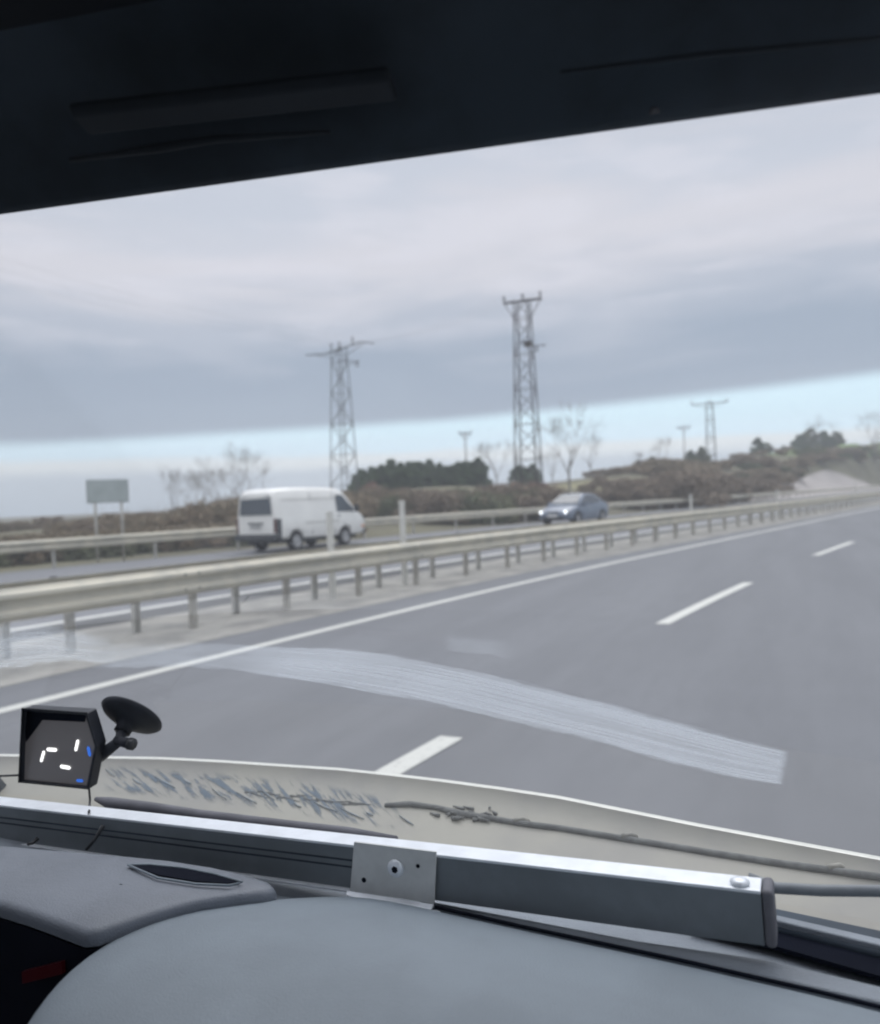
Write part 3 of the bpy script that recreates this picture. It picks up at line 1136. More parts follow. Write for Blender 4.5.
# rear glass and rear features
mb = MB()
rw = [(-.67, 1.16), (.67, 1.16), (.63, 1.70), (.57, 1.75), (-.57, 1.75), (-.63, 1.70)]
mb.prism([Vector((-0.04 + (0.045 if z > 1.5 else 0), y, z)) for y, z in rw], Vector((.05, 0, 0)))
mb.build('rear_window', M['glass'], van, bevel=.01)
mb = MB()
mb.prism([Vector((-.012, y, z)) for y, z in ((-.74, .56), (.74, .56), (.76, 1.05), (.70, 1.14), (-.70, 1.14), (-.76, 1.05))], Vector((.03, 0, 0)))
tg = mb.build('tailgate', M['white'], van, bevel=.02)
mb = MB()
mb.box((-.03, 0, .80), (.03, .52, .11))
pl = mb.build('plate', M['plate'], tg)
mb = MB()
for k, dy in enumerate((-.19, -.12, -.05, .04, .11, .18)):
    mb.box((-.048, dy, .80), (.004, .035 if k % 2 else .045, .065))
mb.build('plate_characters', M['ink'], pl)
mb = MB()
mb.box((-.035, 0, .90), (.035, .62, .05))
mb.build('tailgate_handle', M['bumper'], tg)
mb = MB()
mb.box((-.05, 0, .47), (.20, 1.66, .20))
mb.build('rear_bumper', M['bumper'], van, bevel=.04)
for s in (-1, 1):
    mb = MB()
    mb.box((0.005, s * .785, .82), (.06, .10, .44))
    mb.build('tail_light', [M['redlens']], van, bevel=.02)
    mb = MB()
    mb.box((.12, s * (VW + .004), .72), (.20, .02, .62))
    mb.build('corner_guard', M['bumper'], van, bevel=.01)
    side_panel('cab_window', M['glass'], van, [(3.02, 1.15), (3.02, 1.66), (3.10, 1.72), (3.42, 1.70), (3.92, 1.26), (3.96, 1.15)], s)
    side_panel('door_seam', M['bumper'], van, [(2.86, .48), (2.875, .48), (2.875, 1.80), (2.86, 1.80)], s, .003)
    side_panel('door_seam', M['bumper'], van, [(1.70, .48), (1.712, .48), (1.712, 1.80), (1.70, 1.80)], s, .003)
    side_panel('side_moulding', M['postlight'], van, [(1.35, .84), (3.1, .84), (3.1, .875), (1.35, .875)], s, .008)
    side_panel('roof_groove', M['postlight'], van, [(.4, 1.60), (2.8, 1.60), (2.8, 1.615), (.4, 1.615)], s, .004)
    side_panel('door_handle', M['bumper'], van, [(3.0, 1.0), (3.16, 1.0), (3.16, 1.035), (3.0, 1.035)], s, .02)
    mb = MB()
    mb.box((3.88, s * (VW + .16), 1.24), (.07, .17, .24))
    mb.box((3.88, s * (VW + .04), 1.14), (.03, .16, .03))
    mb.build('mirror', M['bumper'], van, bevel=.02)
    mb = MB()
    mb.box((4.60, s * .62, .80), (.14, .30, .15))
    mb.build('headlight', M['rim'], van, bevel=.03)
    mb = MB()
    mb.box((4.47, s * .80, .62), (.14, .06, .08))
    mb.build('indicator', M['ambl'], van, bevel=.01)
mb = MB()
mb.prism([Vector((x, y, z)) for x, y, z in ((3.60, -.58, 1.76), (3.60, .58, 1.76), (4.17, .70, 1.24), (4.17, -.70, 1.24))], Vector((.012, 0, .012)))
mb.build('windscreen', M['glass'], van)
mb = MB()
mb.box((4.66, 0, .46), (.14, 1.5, .2))
mb.build('front_bumper', M['bumper'], van, bevel=.04)
mb = MB()
mb.box((2.3, 0, .32), (3.9, 1.3, .12))
mb.tube([(-.02, .35, .27), (.6, .35, .29)], .035, 8)
mb.build('underbody', M['bumper'], van)
for x in (0.95, 3.45):
    for s in (-1, 1):
        wheel(van, x, s * (VW - .12), .32, .19, s)
mb = MB()
mb.tube([(.6, .2, 1.96), (.55, .2, 2.25)], .008, 5)
mb.build('antenna', M['bumper'], van)
# drive direction: along the road, tail end 21 m ahead of us on the opposite carriageway
VX, VY = -15.28, 20.3
van.location = (VX, VY, 0)
van.rotation_euler = (0, 0, R_(83))
van.scale = (.99, .99, 1.01)

# ---- blue grey car: x forward, nose at x=+2.2
car = empty('car', (0, 0, 0))
tag(car, 'blue grey sedan with both headlights lit, coming along the opposite road', 'car')
CWD = .88
mb = MB()
secs = []
for x, zt, zb, k in [(-2.2, .78, .42, .80), (-2.12, .95, .32, .90), (-1.9, 1.02, .25, .96), (-1.3, 1.04, .22, 1), (-.4, .98, .2, 1), (.6, .96, .2, 1), (1.1, .93, .22, 1),
                     (1.6, .84, .24, .98), (1.95, .74, .26, .92), (2.12, .64, .30, .84), (2.2, .54, .36, .74)]:
    pts = [(CWD - .05, zb), (CWD - .01, zb + .08), (CWD, .55 if zt > .8 else (zb + zt) / 2), (CWD - .03, zt - .10), (CWD - .12, zt - .02), (CWD * .5, zt + .015), (CWD * .2, zt + .02)]
    pts = pts + [(-y, z) for y, z in reversed(pts)]
    secs.append((x, [(y * k, z) for y, z in pts]))
section_loft(mb, secs)
cb = mb.build('body', M['blue'], car, smooth=True)
cut_arches(cb, (-1.32, 1.32), .31, CWD)
cb.data.polygons.foreach_set('use_smooth', [True] * len(cb.data.polygons))
cb.modifiers.new('wn', 'WEIGHTED_NORMAL')
ROOF = [(-1.75, 1.0), (-1.1, 1.36), (-.7, 1.43), (0.0, 1.45), (.28, 1.42), (1.08, .95)]
mb = MB()
secs = []
for x, z in ROOF:
    f = (z - .95) / .5
    wt = CWD - .07 - .20 * f
    pts = [(CWD - .06, .90), (CWD - .07, .95), (wt + .02, max(.955, z - .05)), (wt - .06, z), (wt * .3, z + .012)]
    pts = pts + [(-y, zz) for y, zz in reversed(pts)]
    secs.append((x, pts))
section_loft(mb, secs)
mb.build('roof', M['blue'], car, smooth=True)


def cside(z):
    f = max(0, (z - .95) / .5)
    return CWD - .065 - .19 * f


for s in (-1, 1):
    side_panel('side_window', M['glass'], car, [(-.02, .99), (.86, .99), (.26, 1.35), (-.02, 1.38)], s, .008, fn=cside)
    side_panel('side_window', M['glass'], car, [(-.08, .99), (-.08, 1.38), (-.62, 1.37), (-1.0, 1.28), (-1.30, 1.04), (-1.2, .99)], s, .008, fn=cside)
    mb = MB()
    mb.box((.74, s * (CWD + .07), 1.0), (.10, .18, .13))
    mb.build('mirror', M['blue'], car, bevel=.03)
    hl = MB()
    hl.box((2.02, s * .62, .64), (.24, .32, .13))
    hl = hl.build('headlight', M['rim'], car, bevel=.04)
    mb = MB()
    mb.tube([(2.13, s * .64, .63), (2.165, s * .64, .63)], .06, 14)
    mb.build('bulb', M['lamp'], hl)
    mb = MB()
    mb.box((-2.13, s * .66, .82), (.10, .30, .14))
    mb.build('tail_light', M['redlens'], car, bevel=.03)
    mb = MB()
    mb.box((.1, s * (CWD - .0), .80), (.16, .02, .03))
    mb.build('door_handle', M['rim'], car)
for nm, x0, z0, x1, z1, w0, w1 in (('windscreen', 1.03, 1.0, .36, 1.385, .70, .56), ('rear_window', -1.66, 1.06, -1.14, 1.35, .68, .56)):
    mb = MB()
    o_ = .022 if nm == 'windscreen' else -.022
    mb.prism([Vector((x0 + o_, -w0, z0)), Vector((x0 + o_, w0, z0)), Vector((x1 + o_, w1, z1)), Vector((x1 + o_, -w1, z1))], Vector((0, 0, .02)))
    mb.build(nm, M['glass'], car)
mb = MB()
mb.box((2.17, 0, .62), (.06, .62, .10))
mb.build('grille', M['blackpl'], car, bevel=.02)
mb = MB()
mb.box((2.16, 0, .36), (.10, 1.1, .14))
mb.build('air_intake', M['blackpl'], car, bevel=.03)
mb = MB()
mb.box((2.215, 0, .47), (.02, .5, .11))
mb.build('plate', M['plate'], car)
for x in (-1.32, 1.32):
    for s in (-1, 1):
        wheel(car, x, s * (CWD - .11), .31, .2, s)
car.location = (-9.8, 38.0, 0)
car.rotation_euler = (0, 0, -math.pi / 2 - math.atan(0.224) )

# ------------------------------------------------------------------ our own vehicle: the cab we look out of
cab = empty('vehicle_cab', (-.45, .5, 0))
tag(cab, 'dark cab interior framing the view: grey dashboard, windscreen, sun visor and cream nose panel', 'vehicle cab')
cab.location = (0, 0, 0)
CX, HWID = -.52, .97


def glass_y(x, z):
    """inner face of the windscreen"""
    u = (x - CX) / HWID
    return 1.06 - (z - .97) * .66 - .07 * u * u


def on_glass(px, py, off=0.0):
    r = ray(px, py)
    lo, hi = 0.0001, 0.004
    for _ in range(60):
        t = (lo + hi) / 2
        p = CAM + r * t
        if p.y < glass_y(p.x, p.z) - off:
            lo = t
        else:
            hi = t
    return CAM + r * lo


# windscreen
def glass_mat():
    m = bpy.data.materials.new('dusty_windscreen_glass')
    m.use_nodes = True
    t = NT(m.node_tree)
    pos = t.n('ShaderNodeTexCoord').outputs['Object']
    ns = t.n('ShaderNodeTexNoise', {'Vector': pos, 'Scale': 3.0, 'Detail': 6.0, 'Roughness': 0.6}).outputs[0]
    clear = t.n('ShaderNodeBsdfTransparent', {0: (0.985, 0.99, 0.99, 1)}).outputs[0]
    film = t.n('ShaderNodeBsdfTranslucent', {0: (0.9, 0.93, 1.0, 1)}).outputs[0]
    a = t.n('ShaderNodeMixShader', {0: t.m('ADD', t.m('MULTIPLY', ns, 0.02), 0.022), 1: clear, 2: film}).outputs[0]
    gl = t.n('ShaderNodeBsdfGlossy', {0: (1, 1, 1, 1), 1: 0.02}).outputs[0]
    fr = t.n('ShaderNodeFresnel', {0: 1.3}).outputs[0]
    b = t.n('ShaderNodeMixShader', {0: t.m('MULTIPLY', fr, 0.07), 1: a, 2: gl}).outputs[0]
    t.n('ShaderNodeOutputMaterial', {0: b})
    return m


GX0, GX1, GZ0, GZ1 = CX - HWID, CX + HWID, .90, 1.80
mb = MB()
mb.grid([[(x, glass_y(x, z), z) for x in [GX0 + (GX1 - GX0) * i / 24 for i in range(25)]] for z in [GZ0 + (GZ1 - GZ0) * j / 12 for j in range(13)]])
ws = mb.build('windscreen', glass_mat(), cab, smooth=True)


def smear_mat(name, dens, c=(0.80, 0.86, 0.92), end=0.985):
    m = bpy.data.materials.new(name)
    m.use_nodes = True
    t = NT(m.node_tree)
    uv = t.n('ShaderNodeUVMap', uv_map='UVMap').outputs[0]
    s = t.n('ShaderNodeSeparateXYZ', {0: uv}).outputs
    lines = t.n('ShaderNodeTexNoise', {'Vector': t.n('ShaderNodeMapping', {0: uv, 3: (1.3, 9.0, 1)}).outputs[0], 'Scale': 1.6, 'Detail': 4.0, 'Roughness': 0.6, 'Distortion': 0.2}).outputs[0]
    blot = t.n('ShaderNodeTexNoise', {'Vector': uv, 'Scale': 5.0, 'Detail': 5.0, 'Roughness': 0.65}).outputs[0]
    edge = t.m('MULTIPLY', t.ramp(t.m('ADD', s[1], t.m('MULTIPLY', t.m('SUBTRACT', blot, .5), .42)), [(0.0, 0.0), (0.10 if end > .9 else .4, 1.0)]),
               t.ramp(t.m('ADD', s[1], t.m('MULTIPLY', t.m('SUBTRACT', blot, .5), .42)), [(0.90, 1.0), (1.0, 0.0)]))
    ends = t.m('MULTIPLY', t.ramp(t.m('ADD', s[0], t.m('MULTIPLY', t.m('SUBTRACT', blot, .5), .06)), [(0.0, 0.0), (0.22, 1.0)]),
               t.ramp(t.m('ADD', s[0], t.m('MULTIPLY', t.m('SUBTRACT', blot, .5), .03)), [(end, 1.0), (1.0, 0.0)]))
    dn = t.m('MULTIPLY', t.m('MULTIPLY', edge, ends), t.m('MULTIPLY', t.ramp(lines, [(0.25, 0.5), (0.6, 1.0)]), dens))
    tr = t.n('ShaderNodeBsdfTransparent').outputs[0]
    fl = t.n('ShaderNodeBsdfTranslucent', {0: (*c, 1)}).outputs[0]
    mx = t.n('ShaderNodeMixShader', {0: dn, 1: tr, 2: fl}).outputs[0]
    t.n('ShaderNodeOutputMaterial', {0: mx})
    return m


def smear(up, lo, m, name='smear'):
    n = 40
    rows = [[] for _ in range(7)]
    uvs = []
    for i in range(n + 1):
        t = i / n
        x0 = up[0][0] + (up[-1][0] - up[0][0]) * t
        x1 = lo[0][0] + (lo[-1][0] - lo[0][0]) * t
        a, b = (x0, interp(up, x0)), (x1, interp(lo, x1))
        for j in range(7):
            q = j / 6
            p = on_glass(a[0] + (b[0] - a[0]) * q, a[1] + (b[1] - a[1]) * q, 0.0015)
            rows[j].append(p)
    mb = MB()
    mb.grid(rows)
    me = mb.mesh(name, m, True)
    uvl = me.uv_layers.new(name='UVMap')
    for poly in me.polygons:
        for li in poly.loop_indices:
            vi = me.loops[li].vertex_index
            uvl.data[li].uv = ((vi % (n + 1)) / n, (vi // (n + 1)) / 6)
    o = bpy.data.objects.new(name, me)
    o.parent = ws
    col.objects.link(o)
    return o


smear([(165, 640), (240, 643), (330, 647), (400, 655), (470, 668), (540, 685), (610, 703), (680, 722), (740, 738), (792, 751)],
      [(165, 660), (240, 672), (330, 685), (400, 698), (470, 714), (540, 732), (610, 748), (680, 766), (740, 779), (784, 786)], smear_mat('wiped_dirt_arc', 0.30))
smear([(436, 630), (520, 640)], [(440, 650), (518, 660)], smear_mat('faint_wiped_dirt', 0.10, end=.6))
smear([(-30, 622), (40, 618), (130, 640)], [(-30, 672), (60, 664), (130, 664)], smear_mat('broad_dirt_patch', 0.30, end=.7))
smear([(85, 652), (120, 640), (245, 638)], [(85, 668), (150, 668), (245, 672)], smear_mat('thin_dirt_patch', 0.2, end=.6))

# roof, header, visor --------------------------------------------------
# two points of the header edge at equal height, left one nearer to the glass corner


def hp(px, py, up):
    r = ray(px, py)
    return CAM + r * (up / r.z)


E0, E1 = hp(-60, 215, .262), hp(940, 75, .262)
dv = (E1 - E0)
E0, E1 = E0 - dv * .45, E1 + dv * .75
nrm = Vector((-dv.y, dv.x, 0)).normalized()       # forwards
mb = MB()
sec = [(0.0, 0.0), (0.006, -.004), (.02, .004), (.03, .04), (.02, .10), (-.06, .13), (-.20, .145), (-.34, .15), (-.34, .12), (-.2, .105), (-.08, .065), (-.02, .02)]
mb.grid([[p + nrm * a + Vector((0, 0, b)) for a, b in sec] for p in (E0, E0.lerp(E1, .5), E1)], closed=True)
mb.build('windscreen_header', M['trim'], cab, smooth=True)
mb = MB()
c0, c1 = hp(78, 116, .285), hp(392, 80, .285)
mb.grid([[p + nrm * a + Vector((0, 0, b)) for a, b in ((0.012, .0), (0.015, -.004), (.012, -.009), (-.008, -.004), (-.012, .002), (-.008, .006))] for p in (c0, c1)], closed=True)
mb.f += [tuple(range(5, -1, -1)), tuple(range(6, 12))]
mb.mi += [0, 0]
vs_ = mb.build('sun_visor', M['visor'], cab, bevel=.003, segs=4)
mb = MB()
mb.tube([hp(70, 160, .272), hp(160, 148, .270), hp(215, 139, .271), hp(330, 132, .272)], [.002, .0035, .003, .0015], 6)
mb.build('header_seam', M['visor'], cab, smooth=True)
mb = MB()
mb.tube([hp(560, 72, .272), hp(700, 55, .272), hp(900, 36, .272)], [.001, .0018, .0015], 6)
mb.build('header_seam', M['visor'], cab, smooth=True)
mb = MB()
q = hp(654, 110, .2665)
mb.tube([q - nrm * .003 - Vector((0, 0, .001)), q - nrm * .003 - Vector((0, 0, .004))], .0035, 10)
mb.build('header_screw', M['rubber'], cab, smooth=True)
mb = MB()
mb.box((CX, -.32, 1.79), (2 * HWID + .08, 1.9, .05))
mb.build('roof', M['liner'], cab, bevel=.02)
for s in (-1, 1):
    x = CX + s * (HWID - .01)
    mb = MB()
    mb.tube([(x, glass_y(x, .88) + .02, .86), (x, glass_y(x, 1.3) + .0, 1.3), (x - s * .02, glass_y(x, 1.78), 1.80)], .045, 8)
    mb.build('windscreen_pillar', M['trim'], cab, smooth=True)
    mb = MB()
    mb.box((CX + s * (HWID + .03), -.1, .68), (.06, 1.9, .80))
    mb.build('door', M['trim'], cab, bevel=.02)
    mb = MB()
    mb.box((CX + s * (HWID + .02), -.98, 1.42), (.05, .55, .75))
    mb.build('rear_pillar', M['trim'], cab, bevel=.02)
mb = MB()
mb.box((CX, -1.28, .70), (2 * HWID + .1, .05, .8))  # unseen wall, cut low so light enters the cab from behind
mb.build('unseen_rear_wall', M['liner'], cab)
mb = MB()
mb.box((CX, -.2, .30), (2 * HWID + .1, 2.2, .05))
mb.build('cab_floor', M['liner'], cab)

# cream nose panel outside the glass ------------------------------------
ZC = EYE - .50
edge_px = [(-60, 755), (0, 755), (50, 755.5), (100, 757), (160, 758), (220, 761), (280, 765), (340, 769), (388, 774), (440, 780), (500, 788), (560, 797), (630, 811), (700, 825), (760, 836), (820, 847), (880, 858), (960, 874)]
edge = [at_z(px, py, ZC) for px, py in edge_px]
# mirror the outline about the middle of the nose for the part out of frame
edge = [Vector((-1.66, .60, ZC)), Vector((-1.60, .86, ZC))] + edge + [Vector((.34, 1.02, ZC)), Vector((.46, .86, ZC)), Vector((.52, .60, ZC))]
ctr = Vector((-.55, .45, ZC))
rows = []
for k, (sc_, dz) in enumerate([(1.05, -.55), (1.06, -.30), (1.045, -.10), (1.022, -.028), (1.010, -.006), (1.0, .002), (.992, .0), (.985, -.008), (.96, -.022), (.90, -.036), (.82, -.046), (.72, -.054), (.60, -.07), (.45, -.1)]):
    rows.append([Vector((ctr.x + (p.x - ctr.x) * sc_, ctr.y + (p.y - ctr.y) * sc_, p.z + dz)) for p in edge])
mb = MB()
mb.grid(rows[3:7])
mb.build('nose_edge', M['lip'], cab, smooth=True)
mb = MB()
mb.grid(rows[6:])
nose = mb.build('nose_panel', M['cowl'], cab, smooth=True)
mb = MB()
mb.grid(rows[:4])
mb.build('front_panel', M['cowl'], cab, smooth=True)


def cowl_z(px, py):
    """point on the nose panel seen in pixel: march the ray against the panel profile"""
    r = ray(px, py)
    prof = [(1.0, .002), (.985, -.008), (.96, -.022), (.90, -.036), (.82, -.046), (.72, -.054), (.60, -.07), (.45, -.1)]
    best = None
    for i in range(2200):
        t = .0008 + i * 6e-7
        p = CAM + r * t
        d = Vector((p.x - ctr.x, p.y - ctr.y))
        # ratio of the point's distance to that of the outline in its direction
        a = math.atan2(d.x, d.y)
        lo, hi = 0, len(edge) - 1
        rad = None
        for j in range(len(edge) - 1):
            a0 = math.atan2(edge[j].x - ctr.x, edge[j].y - ctr.y)
            a1 = math.atan2(edge[j + 1].x - ctr.x, edge[j + 1].y - ctr.y)
            if a0 <= a <= a1:
                q = (a - a0) / (a1 - a0 + 1e-9)
                rad = (Vector((edge[j].x - ctr.x, edge[j].y - ctr.y)).length * (1 - q) + Vector((edge[j + 1].x - ctr.x, edge[j + 1].y - ctr.y)).length * q)
                break
        if rad is None:
            continue
        s_ = d.length / rad
        z = ZC + interp(sorted(prof), s_) if .45 <= s_ <= 1 else -9
        if p.z <= z:
            return p
    return at_z(px, py, ZC - .04)


# cable sealed along the nose panel, with small clips
cpx = [(385, 807), (410, 806), (436, 809), (462, 816), (490, 820), (520, 825), (560, 830), (627, 841), (700, 853), (770, 864), (835, 873), (885, 880)]
pts = [cowl_z(*p) + Vector((0, 0, .003)) for p in cpx]
mb = MB()
mb.tube(pts, [.004, .006, .0045, .0065, .005] + [.005] * (len(pts) - 5), 8)
hose = mb.build('hose', M['dirt'], nose, smooth=True)
mb = MB()
rr = random.Random(5)
for i in range(26):
    px = rr.gauss(464, 16)
    py = 817 + rr.gauss(0, 3.0)
    a = cowl_z(px, py) + Vector((0, 0, .0035))
    mb.tube([a, a + Vector((rr.uniform(-.022, .022), rr.uniform(-.006, .006), rr.uniform(0, .004)))], [.0035, .0012], 5)
mb.build('sealant_lump', M['dirt'], nose, smooth=True)
for px, py in ((519, 825), (627, 841), (835, 873)):
    a = cowl_z(px, py)
    mb = MB()
    mb.tube([a + Vector((-.008, 0, .006)), a + Vector((.006, .004, .009)), a + Vector((.012, .012, .002))], .0042, 8)
    mb.build('hose_clip', M['cowl'], nose, smooth=True)

# blue-grey scuffs across the panel: one thin worn layer
mb = MB()
rr = random.Random(9)


def sliver(x0, y0, x1, y1, wpx):
    a, b = cowl_z(x0, y0), cowl_z(x1, y1)
    up = Vector((0, 0, .0012))
    m_ = a.lerp(b, .5)
    d = (b - a)
    sd = Vector((-d.y, d.x, 0)).normalized() * wpx * .0016
    lo_ = Vector((0, 0, .0022))
    vs = [a, m_ + sd, b, m_ - sd]
    mb.add([v + up for v in vs] + [v + up + lo_ for v in vs], [(0, 1, 2, 3), (7, 6, 5, 4), (0, 4, 5, 1), (1, 5, 6, 2), (2, 6, 7, 3), (3, 7, 4, 0)])


for i in range(12):
    t = i / 11
    bx = 106 + 290 * t + rr.uniform(-4, 4)
    byy = 772 + 46 * t ** 1.1 + rr.uniform(-6, 6)
    ln = rr.uniform(7, 26)
    sl_ = rr.uniform(.35, .85)
    sliver(bx, byy, bx + ln, byy + ln * sl_, rr.uniform(.5, 1.3))
mb.build('scuff_marks', M['scuff'], nose)


def smudge_mat():
    m = bpy.data.materials.new('blue_grey_smudge')
    m.use_nodes = True
    t = NT(m.node_tree)
    uv = t.n('ShaderNodeUVMap', uv_map='UVMap').outputs[0]
    s = t.n('ShaderNodeSeparateXYZ', {0: uv}).outputs
    mp = t.n('ShaderNodeMapping', {0: uv, 2: (0, 0, R_(-70))}).outputs[0]
    mp = t.n('ShaderNodeMapping', {0: mp, 3: (1.7, 12.0, 1)}).outputs[0]
    ns = t.n('ShaderNodeTexNoise', {'Vector': mp, 'Scale': 1.0, 'Detail': 5.0, 'Roughness': 0.6, 'Distortion': 0.3}).outputs[0]
    e1 = t.m('MULTIPLY', t.ramp(s[1], [(0.0, 0.0), (0.3, 1.0)]), t.ramp(s[1], [(0.7, 1.0), (1.0, 0.0)]))
    e2 = t.m('MULTIPLY', t.ramp(t.m('DIVIDE', s[0], 3.0), [(0.0, 0.0), (0.08, 1.0)]), t.ramp(t.m('DIVIDE', s[0], 3.0), [(0.88, 1.0), (1.0, 0.0)]))
    d = t.m('MULTIPLY', t.m('MULTIPLY', e1, e2), t.m('MULTIPLY', t.ramp(ns, [(0.48, 0.0), (0.58, 1.0)]), 0.8))
    df = t.n('ShaderNodeBsdfDiffuse', {0: (0.13, 0.165, 0.20, 1)}).outputs[0]
    tr = t.n('ShaderNodeBsdfTransparent').outputs[0]
    t.n('ShaderNodeOutputMaterial', {0: t.n('ShaderNodeMixShader', {0: d, 1: tr, 2: df}).outputs[0]})
    return m


n_, m__ = 44, 8
up_ = [(98, 764), (160, 768), (240, 774), (320, 782), (405, 800)]
lo__ = [(104, 794), (160, 800), (240, 808), (320, 822), (410, 836)]
rows = []
for j in range(m__ + 1):
    q = j / m__
    rows.append([cowl_z(100 + 308 * i / n_, interp(up_, 100 + 308 * i / n_) * (1 - q) + interp(lo__, 100 + 308 * i / n_) * q) + Vector((0, 0, .0018)) for i in range(n_ + 1)])
mb = MB()
mb.grid(rows)
me = mb.mesh('smudge', smudge_mat(), True)
uvl = me.uv_layers.new(name='UVMap')
for poly in me.polygons:
    for li in poly.loop_indices:
        vi = me.loops[li].vertex_index
        uvl.data[li].uv = ((vi % (n_ + 1)) / n_ * 3, (vi // (n_ + 1)) / m__)
o = bpy.data.objects.new('smudge', me)
o.parent = nose
col.objects.link(o)
mb = MB()
for i in range(18):
    t = i / 17
    bx, byy = 245 + 110 * t, 792 + 12 * t + rr.uniform(-2, 3)
    a, b = cowl_z(bx, byy), cowl_z(bx + 16, byy + rr.uniform(-1, 5))
    mb.tube([a + Vector((0, 0, .001)), b + Vector((0, 0, .001))], [.0022, .0008], 5)
mb.build('scratch_line', M['dirt'], nose)

# dark gasket lying behind the rail at the left
mb = MB()
g = [at_z(px, py, EYE - .395) for px, py in ((96, 799), (110, 803), (150, 808), (200, 816), (290, 827), (350, 834), (396, 841))]
mb.tube(g, [.003, .008, .008, .008, .008, .008, .006], 10)
mb.build('rubber_gasket', M['rubber'], cab, smooth=True)

# dashboard -------------------------------------------------------------
# base shelf under the windscreen
mb = MB()
rows = []
for yv, dz in ((.90, -.60), (.875, -.47), (.85, -.447), (.81, -.443), (.76, -.442), (.60, -.452), (.45, -.50), (.38, -.60), (.36, -.95)):
    rows.append([Vector((x, max(yv, .63) if x < -.36 else yv, EYE + dz)) for x in [CX - HWID + 2 * HWID * i / 20 for i in range(21)]])
mb.grid(rows)
dash = mb.build('dashboard', M['dash2'], cab, smooth=True)

HZ = EYE - .42
far_px = [(-30, 1120), (0, 1060), (22, 1024), (45, 990), (70, 964), (100, 942), (130, 925), (165, 911), (200, 903), (250, 897), (300, 893), (350, 891), (390, 896), (430, 905), (520, 925), (600, 942), (680, 959), (750, 975), (820, 991), (880, 1006), (960, 1026), (1060, 1052)]
ee = [at_z(px, py, HZ) for px, py in far_px]
C0 = Vector((-.02, .10, HZ))
rows = []
for s_, dz in [(1.0, -.16), (1.004, -.05), (1.002, -.015), (.994, -.003), (.98, .003), (.95, .010), (.90, .017), (.82, .025), (.72, .030), (.6, .029), (.48, .016), (.36, -.012), (.25, -.07), (.2, -.2)]:
    rows.append([Vector((C0.x + (p.x - C0.x) * s_, C0.y + (p.y - C0.y) * s_, p.z + dz)) for p in ee])
mb = MB()
mb.grid(rows)
mb.build('dashboard_pad', M['dash'], cab, smooth=True, subsurf=1)

# instrument binnacle at the left with a vent slot in its top
BZ = EYE - .405
poly_px = [(-70, 842), (0, 846), (60, 851), (120, 856), (170, 861), (215, 868), (250, 876), (272, 883), (276, 888), (266, 893), (240, 897), (200, 903), (160, 913), (120, 926), (98, 934), (84, 935), (60, 926), (30, 915), (0, 906), (-70, 888)]
pp = [at_z(px, py, BZ) for px, py in poly_px]
cc_ = sum(pp, Vector()) / len(pp)
rows = []
for s_, dz in [(.995, -.30), (1.0, -.012), (1.0, -.006), (.99, -.002), (.965, .001), (.9, .003), (.5, .004), (.01, .004)]:
    rows.append([Vector((cc_.x + (p.x - cc_.x) * s_, cc_.y + (p.y - cc_.y) * s_, p.z + dz)) for p in pp])
mb = MB()
mb.grid(rows[1:], closed=True)
M['pod'] = mat('dark_grey_pod_vinyl', (0.185, 0.205, 0.24), 0.5, 0, 0.25, 5, bump=0.2, bscale=500)
bn = mb.build('instrument_binnacle', M['pod'], cab, smooth=True)
mb = MB()
mb.grid([[p - Vector((0, 0, .002)) for p in rows[1]], rows[0]], closed=True)
mb.build('binnacle_face', M['dark'], bn, smooth=True)
mb = MB()
vp = [at_z(px, py, BZ + .0055) for px, py in ((128, 866), (150, 865.5), (185, 869), (215, 875), (240, 882), (228, 884), (196, 882), (160, 876))]
mb.prism(vp, Vector((0, 0, .001)))
mb.build('vent', M['dark'], bn)
mb = MB()
q = [at_z(px, py, BZ + .0068) for px, py in ((128, 865), (150, 864.5), (185, 868), (215, 874), (242, 882), (230, 885.5), (196, 884), (158, 878), (128, 865))]
mb.tube(q, .0013, 6)
mb.build('vent_rim', M['dash'], bn, smooth=True)
mb = MB()
q0, q1 = at_y(22, 978, .55), at_y(62, 968, .55)
mb.prism([q0 + Vector((0, 0, .006)), q0 - Vector((0, 0, .006)), q1 - Vector((0, 0, .006)), q1 + Vector((0, 0, .006))], Vector((0, .004, 0)))
mb.build('warning_lamp', M['redlamp'], bn)
mb = MB()
mb.box((-.85, .62, EYE - .66), (.8, .02, .34))
mb.build('instrument_panel', M['dark'], bn)

# right-hand shelf details: padded strip, dark defroster slot, trim strips
def ribbon(name, a, b, z, m, th=.01, parent=cab, bev=.003, dz2=0.0):
    """a, b: pixel polylines of the two edges lying on height z"""
    mb = MB()
    A = [at_z(px, py, z) for px, py in a]
    B = [at_z(px, py, z) for px, py in b]
    up = Vector((0, 0, th))
    rows = [[p - up for p in A], A, B, [p - up for p in B]]
    mb.grid(rows)
    return mb.build(name, m, parent, smooth=False, bevel=bev)


